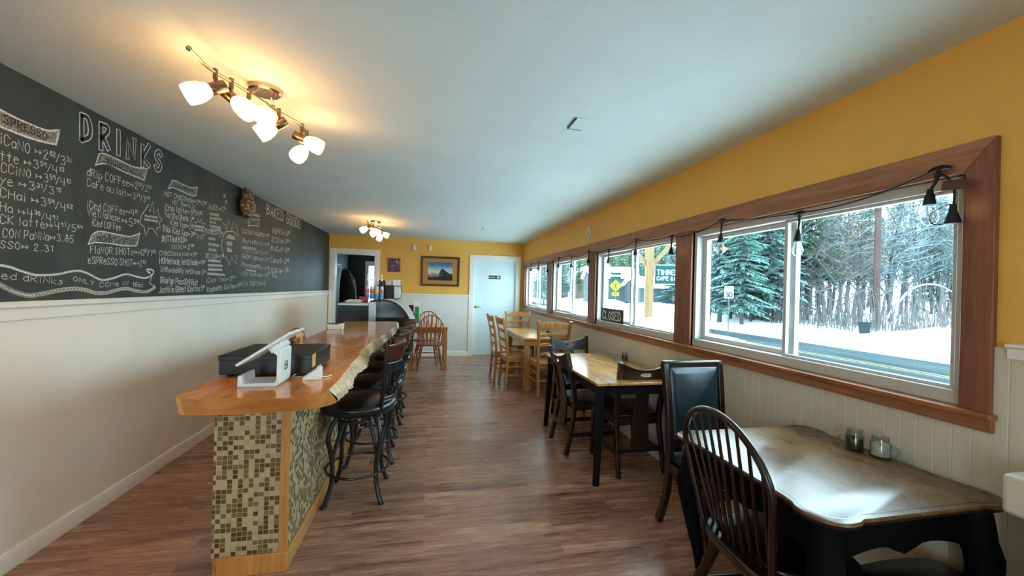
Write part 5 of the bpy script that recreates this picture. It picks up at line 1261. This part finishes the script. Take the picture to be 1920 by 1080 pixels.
def bare_tree(name, label, seed, h=9., mat='twig', leaves=None, group='bare trees across the road', fork=.3, dens=3):
    rr = random.Random(seed); o = thing(name, label, 'tree', group=group)
    tb, br, lf = MB(), MB(), MB()
    def grow(p, d, L, r, lev):
        n = 4; pts = [p]; 
        for i in range(n):
            d = (d + V((rr.uniform(-.13, .13), rr.uniform(-.13, .13), rr.uniform(-.04, .10) if lev else 0))).normalized(); pts.append(pts[-1] + d * L / n)
        (tb if lev == 0 else br).tube(pts, [r * (1 - .6 * i / n) for i in range(n + 1)], 6 if lev == 0 else 3 if lev > 1 else 4, cap=False)
        if leaves and lev >= 2:
            for _ in range(3):
                c_ = pts[rr.randint(1, n)] + V((rr.uniform(-.12, .12), rr.uniform(-.12, .12), rr.uniform(-.12, .05))); a = rr.uniform(0, 6.3); e1 = V((math.cos(a), math.sin(a), rr.uniform(-.6, .6))) * .055; e2 = V((-math.sin(a), math.cos(a), rr.uniform(-.6, .6))) * .035
                lf.add([c_ - e1, c_ - e2, c_ + e1, c_ + e2], [(0, 1, 2, 3)])
        if lev >= 3: return
        k = (dens * 5 if lev == 0 else 5 if lev == 1 else 4)
        for i in range(k):
            u = rr.uniform(.22 if lev == 0 else .15, 1); j = min(int(u * n), n - 1); q = pts[j].lerp(pts[j + 1], u * n - j)
            a = rr.uniform(0, 2 * PI); el = rr.uniform(.1, .9) if lev == 0 else rr.uniform(-.25, .8); nd = (V((math.cos(a) * math.cos(el), math.sin(a) * math.cos(el), math.sin(el))) + d * .35).normalized()
            grow(q, nd, L * rr.uniform(.22, .42) * (1.15 - .45 * u) if lev == 0 else L * rr.uniform(.35, .6), r * .38 if lev == 0 else r * .5, lev + 1)
    grow(V((0, 0, -.4)), V((rr.uniform(-.05, .05), rr.uniform(-.05, .05), 1)), h, .11, 0)
    tb.build('trunk', 'trunk', o); br.build('branches', mat, o)
    if leaves: lf.build('leaves', leaves, o, smooth=False)
    return o
C1 = conifer('spruce_tree', 'x', 1, 11, 2.5); C2 = conifer('spruce_tree', 'x', 2, 9, 2.0); C3 = conifer('pine_tree', 'x', 3, 12, 2.6, 'needles2', bare=.25)
B1 = bare_tree('bare_tree', 'x', 11, 9); B2 = bare_tree('bare_tree', 'x', 12, 11); B3 = bare_tree('bare_tree', 'x', 13, 7.5, dens=4)
K1 = bare_tree('beech_tree', 'x', 21, 6.5, 'twig', 'copper_leaf', 'young beeches across the road', dens=4)
first = set()
def plant(proto, px, dist, rz, label, s=1.0, group=None):
    d = FWD + RGT * ((px - 960) / FPX); d = V((d.x, d.y, 0)); q = d * dist
    loc = (q.x, q.y, ground_z(q.x, q.y) - .05)
    if proto.name not in first:
        first.add(proto.name); r = proto; r.location = loc; r.rotation_euler = (0, 0, rz); r.scale = (s, s, s); r['label'] = label
        if group: r['group'] = group
        return r
    return dup(proto, loc, rz, label, group, (s, s, s))
tr_ = random.Random(77)
LBL = {'spruce_tree': 'snow-dusted green spruce in the woods across the road', 'pine_tree': 'yellow-green pine in the woods across the road', 'bare_tree': 'bare grey tree in the woods across the road', 'beech_tree': 'young beech holding copper leaves across the road'}
def pl_(proto, px, dist, s=1.0): return plant(proto, px, dist, tr_.uniform(0, 6.28), LBL[proto.name.split('.')[0]], s)
for px, d, s in ((1350, 26, 1.0), (1392, 24.5, .85), (1440, 26, 1.1), (1325, 32, 1.1), (1420, 30, 1.1), (1470, 27, .9)): pl_(C1, px, d, s)
for px, d, s in ((1370, 28, 1.0), (1412, 27, .95), (1850, 27, 1.0), (1460, 33, 1.3), (1760, 34, 1.2)): pl_(C2, px, d, s)
for px, d, s in ((1512, 27, 1.1), (1490, 31, 1.1), (1555, 31, 1.0), (1620, 36, 1.1)): pl_(C3, px, d, s)
for i in range(40):
    px = 1490 + i * 9.4 + tr_.uniform(-6, 6); d = tr_.uniform(25, 40)
    pl_((B1, B2, B3)[i % 3], px, d, tr_.uniform(.8, 1.15))
for i in range(18): pl_((B1, B2, B3)[i % 3], 1500 + i * 21, tr_.uniform(42, 56), tr_.uniform(1.1, 1.5))
for i in range(9): pl_((B1, B2, B3)[i % 3], 1310 + i * 20, tr_.uniform(24.5, 31), tr_.uniform(.7, 1.0))
for px, d, s in ((1572, 24, 1.0), (1602, 24.6, .95), (1545, 25, .8)): pl_(K1, px, d, s)
# evergreens further along the road, seen in the far windows
for px, d, s in ((1150, 66, 1.2), (1180, 62, 1.1), (1215, 56, 1.1), (1240, 50, 1.1), (1262, 46, 1.05), (1130, 74, 1.3), (1195, 74, 1.3), (1228, 70, 1.3), (1255, 60, 1.2)): pl_(C2, px, d, s)
for px, d, s in ((1140, 64, 1.0), (1165, 60, .9), (1055, 80, 1.1), (1085, 72, 1.0), (1100, 85, 1.2)): pl_(C3, px, d, s)
for px, d, s in ((1020, 50, .8), (1014, 64, 1.0), (1050, 75, 1.0), (1075, 90, 1.3)): pl_(C1, px, d, s)
for i in range(14): pl_((C2, C3, C1)[i % 3], 1128 + i * 11, tr_.uniform(76, 95), tr_.uniform(1.2, 1.6))
for i in range(7): pl_((C2, C3, C1)[i % 3], 1042 + i * 11, tr_.uniform(92, 108), tr_.uniform(1.1, 1.5))
for i in range(16): pl_((B1, C1, B2, C2, B3)[i % 5], 1880 + i * 60, tr_.uniform(26, 36), tr_.uniform(.9, 1.2))
# brush along the wood's edge: uncountable stems
b = MB(); rr = random.Random(31)
for i in range(1500):
    x = 21.5 + rr.random() ** 1.5 * 5; y = rr.uniform(7, 30); z = ground_z(x, y); h = rr.uniform(.6, 2.6); a = rr.uniform(0, 6.28); l = rr.uniform(.05, .5)
    b.tube([(x, y, z - .1), (x + math.cos(a) * l * .4, y + math.sin(a) * l * .4, z + h * .55), (x + math.cos(a) * l, y + math.sin(a) * l, z + h)], [.017, .012, .005], 3, cap=False)
o = b.build('underbrush', 'red_twig'); tag(o, 'thin reddish brush stems along the edge of the woods', 'brush', kind='stuff')

# utility pole, wires
q = on(1641.5, 618, 22.0); pz = ground_z(q.x, q.y)
o = thing('utility_pole', 'brown wooden utility pole in the snow beyond the road', 'utility pole', (q.x, q.y, pz))
b = MB(); b.tube([(0, 0, -.3), (0, 0, 11)], [.17, .12], 14); b.build('pole', 'pole_wood', o)
b = MB(); b.tube(cr([(0, 0, 7.0), (-.9, 1.4, 8.2), (-2.0, 3.2, 9.0), (-2.6, 4.2, 9.1)]), .045, 8); b.build('lamp_arm', 'sign_white', o)
b = MB(); b.bb(-.12, .12, -1.0, 1.0, 8.0, 8.12); b.build('cross_arm', 'pole_wood', o)
b = MB(); b.bb(-.15, .15, -.85, -.25, 7.45, 7.6); b.build('lamp_head', 'bin', o)
for i, z in enumerate((6.6, 7.1, 8.15)):
    b = MB(); P = [V((q.x + .1, y, pz + z - .5 * (1 - ((y - q.y) / 60) ** 2) + .5)) for y in (q.y - 60, q.y - 30, q.y - 10, q.y, q.y + 10, q.y + 30, q.y + 60)]
    b.tube([V((q.x - .16, y, pz + z - .8 * abs(math.sin((y - q.y) / 40 * PI)))) for y in [q.y - 40 + k * 4 for k in range(31)]], .018, 5); w_ = b.build('power_line', 'bin'); tag(w_, ('lowest', 'middle', 'top')[i] + ' power line strung along the road', 'power line', 'power lines')
# leaning snowy branch beside the pole
q2 = on(1650, 560, 21.5); b = MB(); a = V((q2.x, q2.y, ground_z(q2.x, q2.y))); rt = V((RGT.x, RGT.y, 0))
b.tube(cr([a + V((0, 0, .0)), a + rt * .8 + V((0, 0, 1.2)), a + rt * 1.8 + V((0, 0, 2.3)), a + rt * 3.2 + V((0, 0, 2.5)), a + rt * 4.6 + V((0, 0, 1.7))]), [.07] * 7 + [.06] * 6 + [.045] * 6 + [.03] * 6, 7)
o = b.build('fallen_branch', 'sign_white'); tag(o, 'bent snow-covered branch arching beside the utility pole', 'branch')
# waste bin
q = on(1620, 645, 19.2); o = thing('waste_bin', 'dark grey open bin standing in the snow by the road', 'bin', (q.x, q.y, ground_z(q.x, q.y)))
b = MB(); b.lathe([(0, -.05), (.20, -.05), (.25, .50), (.275, .50), (.275, .54), (.235, .54), (.2, .1), (0, .1)], n=20); b.build('tub', 'bin', o)
b = MB(); b.tube(cr([(-.27, 0, .45), (-.36, 0, .42), (-.36, 0, .34), (-.26, 0, .32)]), .018, 6); b.build('handle', 'bin', o)
# speed limit sign
q = on(1367, 548, 20.5); gz = ground_z(q.x, q.y); q.z = gz; o = thing('speed_sign', 'white speed limit sign reading 30 on a thin post', 'traffic sign', q, -YAW - .5)
sgn = on(1367, 548, 20.5).z - gz
b = MB(); b.bb(-.03, .03, -.0, .04, -.2, sgn + .3); b.build('post', 'galv', o)
b = MB(); b.bb(-.21, .21, -.012, 0, sgn - .32, sgn + .32); b.build('plate', 'sign_white', o, bevel=.004)
b = MB(); sts, w_ = layout('30')
for st in sts: ribbon(b, [(x / w_ * .28 - .14, z / 9 * .24 + sgn - .25) for x, z in st], .06, lambda s, z, h: (s, -.0135 - h, z))
for zz_, tx in ((.2, 'SPEED'), (.07, 'LIMIT')):
    sts, w_ = layout(tx)
    for st in sts: ribbon(b, [(x / w_ * .3 - .15, z / 9 * .07 + sgn + zz_) for x, z in st], .018, lambda s, z, h: (s, -.0135 - h, z))
b.build('lettering', 'black_plastic', o, smooth=False)
# pedestrian crossing sign with street names on top
d_ = 34; q = on(1154.5, 536, d_); gz = ground_z(q.x, q.y); sg = q.z - gz; o = thing('crossing_sign', 'yellow diamond pedestrian crossing sign on a post', 'traffic sign', (q.x, q.y, gz), -.25)
b = MB(); b.bb(-.035, .035, 0, .05, -.2, sg + 1.25); b.build('post', 'galv', o)
b = MB(); b.prism([(0, sg - .52), (.52, sg), (0, sg + .52), (-.52, sg)], -.02, 0, lambda x, y, z: (x, z, y)); b.build('diamond_plate', 'sign_yellow', o)
b = MB(); b.bb(-.3, .3, -.02, 0, sg - .86, sg - .56); b.build('arrow_plate', 'sign_yellow', o)
b = MB(); f_ = lambda s, z, h: (s, -.024 - h, z); b.lathe([(.06, 0), (.06, .004)], (.02, -.021, sg + .26), (0, -1, 0), 12)
for st in ([(0, .17), (-.02, -.02)], [(-.02, -.02), (.1, -.28)], [(-.02, -.02), (-.06, -.15), (-.14, -.27)], [(0, .15), (.12, .02)], [(0, .15), (-.12, .03)]): ribbon(b, [(x, z + sg) for x, z in st], .06, f_)
ribbon(b, [(-.18, sg - .71), (.18, sg - .71)], .05, f_); ribbon(b, [(-.06, sg - .62), (-.18, sg - .71), (-.06, sg - .8)], .05, f_); b.build('walking_figure', 'black_plastic', o, smooth=False)
b = MB(); b.bb(-.45, .45, -.02, 0, sg + .62, sg + .82); b.build('street_blade', 'sign_green', o); b = MB(); b.bb(-.45, .45, -.02, 0, sg + .95, sg + 1.15); b.build('street_blade', 'sign_green', o)
# porch post with brackets, and hanging cafe sign
pd = 9.0; q = on(1216, 560, pd); o = thing('porch_post', 'pale pine porch post with a diagonal brace outside the third window', 'post', (q.x, q.y, 0), -.35)
b = MB(); b.bb(-.085, .085, -.085, .085, -.5, 2.62); b.build('post', 'porch_pine', o, bevel=.006)
b = MB(); b.bb(-1.6, .95, -.08, .08, 2.62, 2.82); b.build('beam', 'porch_pine', o, bevel=.006)
for s in (-1, 1): b = MB(); b.sweep([(s * .06, 0, 2.08), (s * .55, 0, 2.64)], .09, .09, side=(0, 1, 0)); b.build('brace', 'porch_pine', o, bevel=.005)
pp_ = bpy.data.objects['porch_post'].location + V((math.cos(-.35), math.sin(-.35), 0)) * .11; q0, q2_ = on(1224, 496, 8.96), on(1222, 533, 8.96); q0.x, q0.y = pp_.x, pp_.y
o = thing('cafe_sign', 'dark teal sign reading TIMBER CAFE outside the third window', 'sign', (q0.x, q0.y, 0), -.35)
sw, zt_, zb_ = .74, q0.z, q2_.z
b = MB(); b.bb(0, sw, -.02, .02, zb_, zt_); b.build('board', 'sign_teal', o, bevel=.004)
b = MB()
for q in ((0, sw, zb_, zb_ + .014), (0, sw, zt_ - .014, zt_), (0, .014, zb_, zt_), (sw - .014, sw, zb_, zt_)): b.bb(q[0], q[1], -.026, -.019, q[2], q[3])
b.build('border', 'sign_white', o)
b = MB(); H_ = zt_ - zb_
for tx, z0, h_, x1 in (('TIMBER', zb_ + H_ * .50, H_ * .24, .52), ('CAFE & BA', zb_ + H_ * .22, H_ * .17, .56)):
    sts, w_ = layout(tx)
    for st in sts: ribbon(b, [(x / w_ * (x1 - .06) + .06, z / 9 * h_ + z0) for x, z in st], h_ * .19, lambda s, z, h: (s, -.0205 - h, z))
b.build('lettering', 'sign_white', o, smooth=False)
b = MB()
for x in (.1, .5): b.tube([(x, 0, zt_ - .01), (x, 0, 2.63)], .008, 6)
b.build('hanging_chains', 'galv', o)
# houses along the road
def house(label, px, d, w_, dp, h, rise, rz, wall_m, py=575, gable=True, group=None):
    q = on(px, py, d); gz = ground_z(q.x, q.y); o = thing('house', label, 'house', (q.x, q.y, gz - .1), rz)
    b = MB(); b.prism([(-w_ / 2, 0), (w_ / 2, 0), (w_ / 2, h), (0, h + rise), (-w_ / 2, h)], 0, dp, lambda x, y, z: (x, z, y)); b.build('walls', wall_m, o, smooth=False)
    b = MB()
    for s in (-1, 1):
        e = V((s * (w_ / 2 + .4), 0, h - .4 * rise / (w_ / 2))); r_ = V((0, 0, h + rise)); up = V((0, 0, .28))
        b.add([V((e.x, -.4, e.z)), V((r_.x, -.4, r_.z)), V((r_.x, dp + .4, r_.z)), V((e.x, dp + .4, e.z))] + [V((e.x, -.4, e.z)) + up, V((r_.x, -.4, r_.z)) + up, V((r_.x, dp + .4, r_.z)) + up, V((e.x, dp + .4, e.z)) + up], [(0, 1, 2, 3), (7, 6, 5, 4), (0, 4, 5, 1), (1, 5, 6, 2), (2, 6, 7, 3), (3, 7, 4, 0)])
    b.build('snowy_roof', 'snow', o, smooth=False)
    for x in (-w_ * .25, w_ * .25): b = MB(); b.bb(x - .45, x + .45, -.03, .02, h * .35, h * .35 + 1.2); b.build('window', 'siding_b', o)
    return o
house('cream gabled house with a snowy roof far along the road', 1095, 75, 3.8, 5, 4.1, 1.8, -.2, 'siding_y')
house('long low building with a snowy roof behind the cafe sign', 1300, 50, 7, 8, 2.0, 1.1, 1.38, 'siding_b')
house('dark building with a snowy roof behind the crossing sign', 1180, 56, 6, 6, 3.5, 1.3, 1.38, 'siding_b')
house('small house with a snowy roof seen in the second window', 1062, 85, 6, 7, 3.2, 1.8, 1.3, 'siding_b')
# parked van
q = on(1140, 558, 60); o = thing('parked_van', 'pale blue parked van behind the crossing sign', 'van', (q.x, q.y, ground_z(q.x, q.y)), .3)
b = MB(); b.prism([(-2.2, .4), (2.2, .4), (2.2, 1.1), (1.6, 1.25), (1.1, 2.0), (-2.1, 2.0), (-2.2, 1.2)], -.9, .9, lambda x, y, z: (x, z, y)); b.build('body', 'siding_b', o, bevel=.06)
for x in (-1.4, 1.4):
    for y in (-.92, .92): b = MB(); b.lathe([(.36, -.1), (.36, .1), (.2, .12), (0, .12)], (x, y, .36), (0, 1 if y > 0 else -1, 0), 18); b.build('wheel', 'black_plastic', o)
b = MB(); b.bb(-1.9, .9, -.91, .91, 1.3, 1.8); b.build('side_windows', 'dark_glass', o)
b = MB(); b.bb(-2.0, 1.0, -.8, .8, 2.0, 2.12); b.build('roof_snow', 'snow', o, bevel=.04)

for nm_ in ('snow', 'road_yellow', 'trunk', 'twig', 'needles', 'needles2', 'pole_wood', 'copper_leaf', 'red_twig', 'porch_pine', 'sign_teal', 'sign_white', 'sign_yellow', 'sign_green', 'siding_y', 'siding_b', 'bin', 'galv'):
    M[nm_].node_tree.nodes['Principled BSDF'].inputs['Specular IOR Level'].default_value = .06
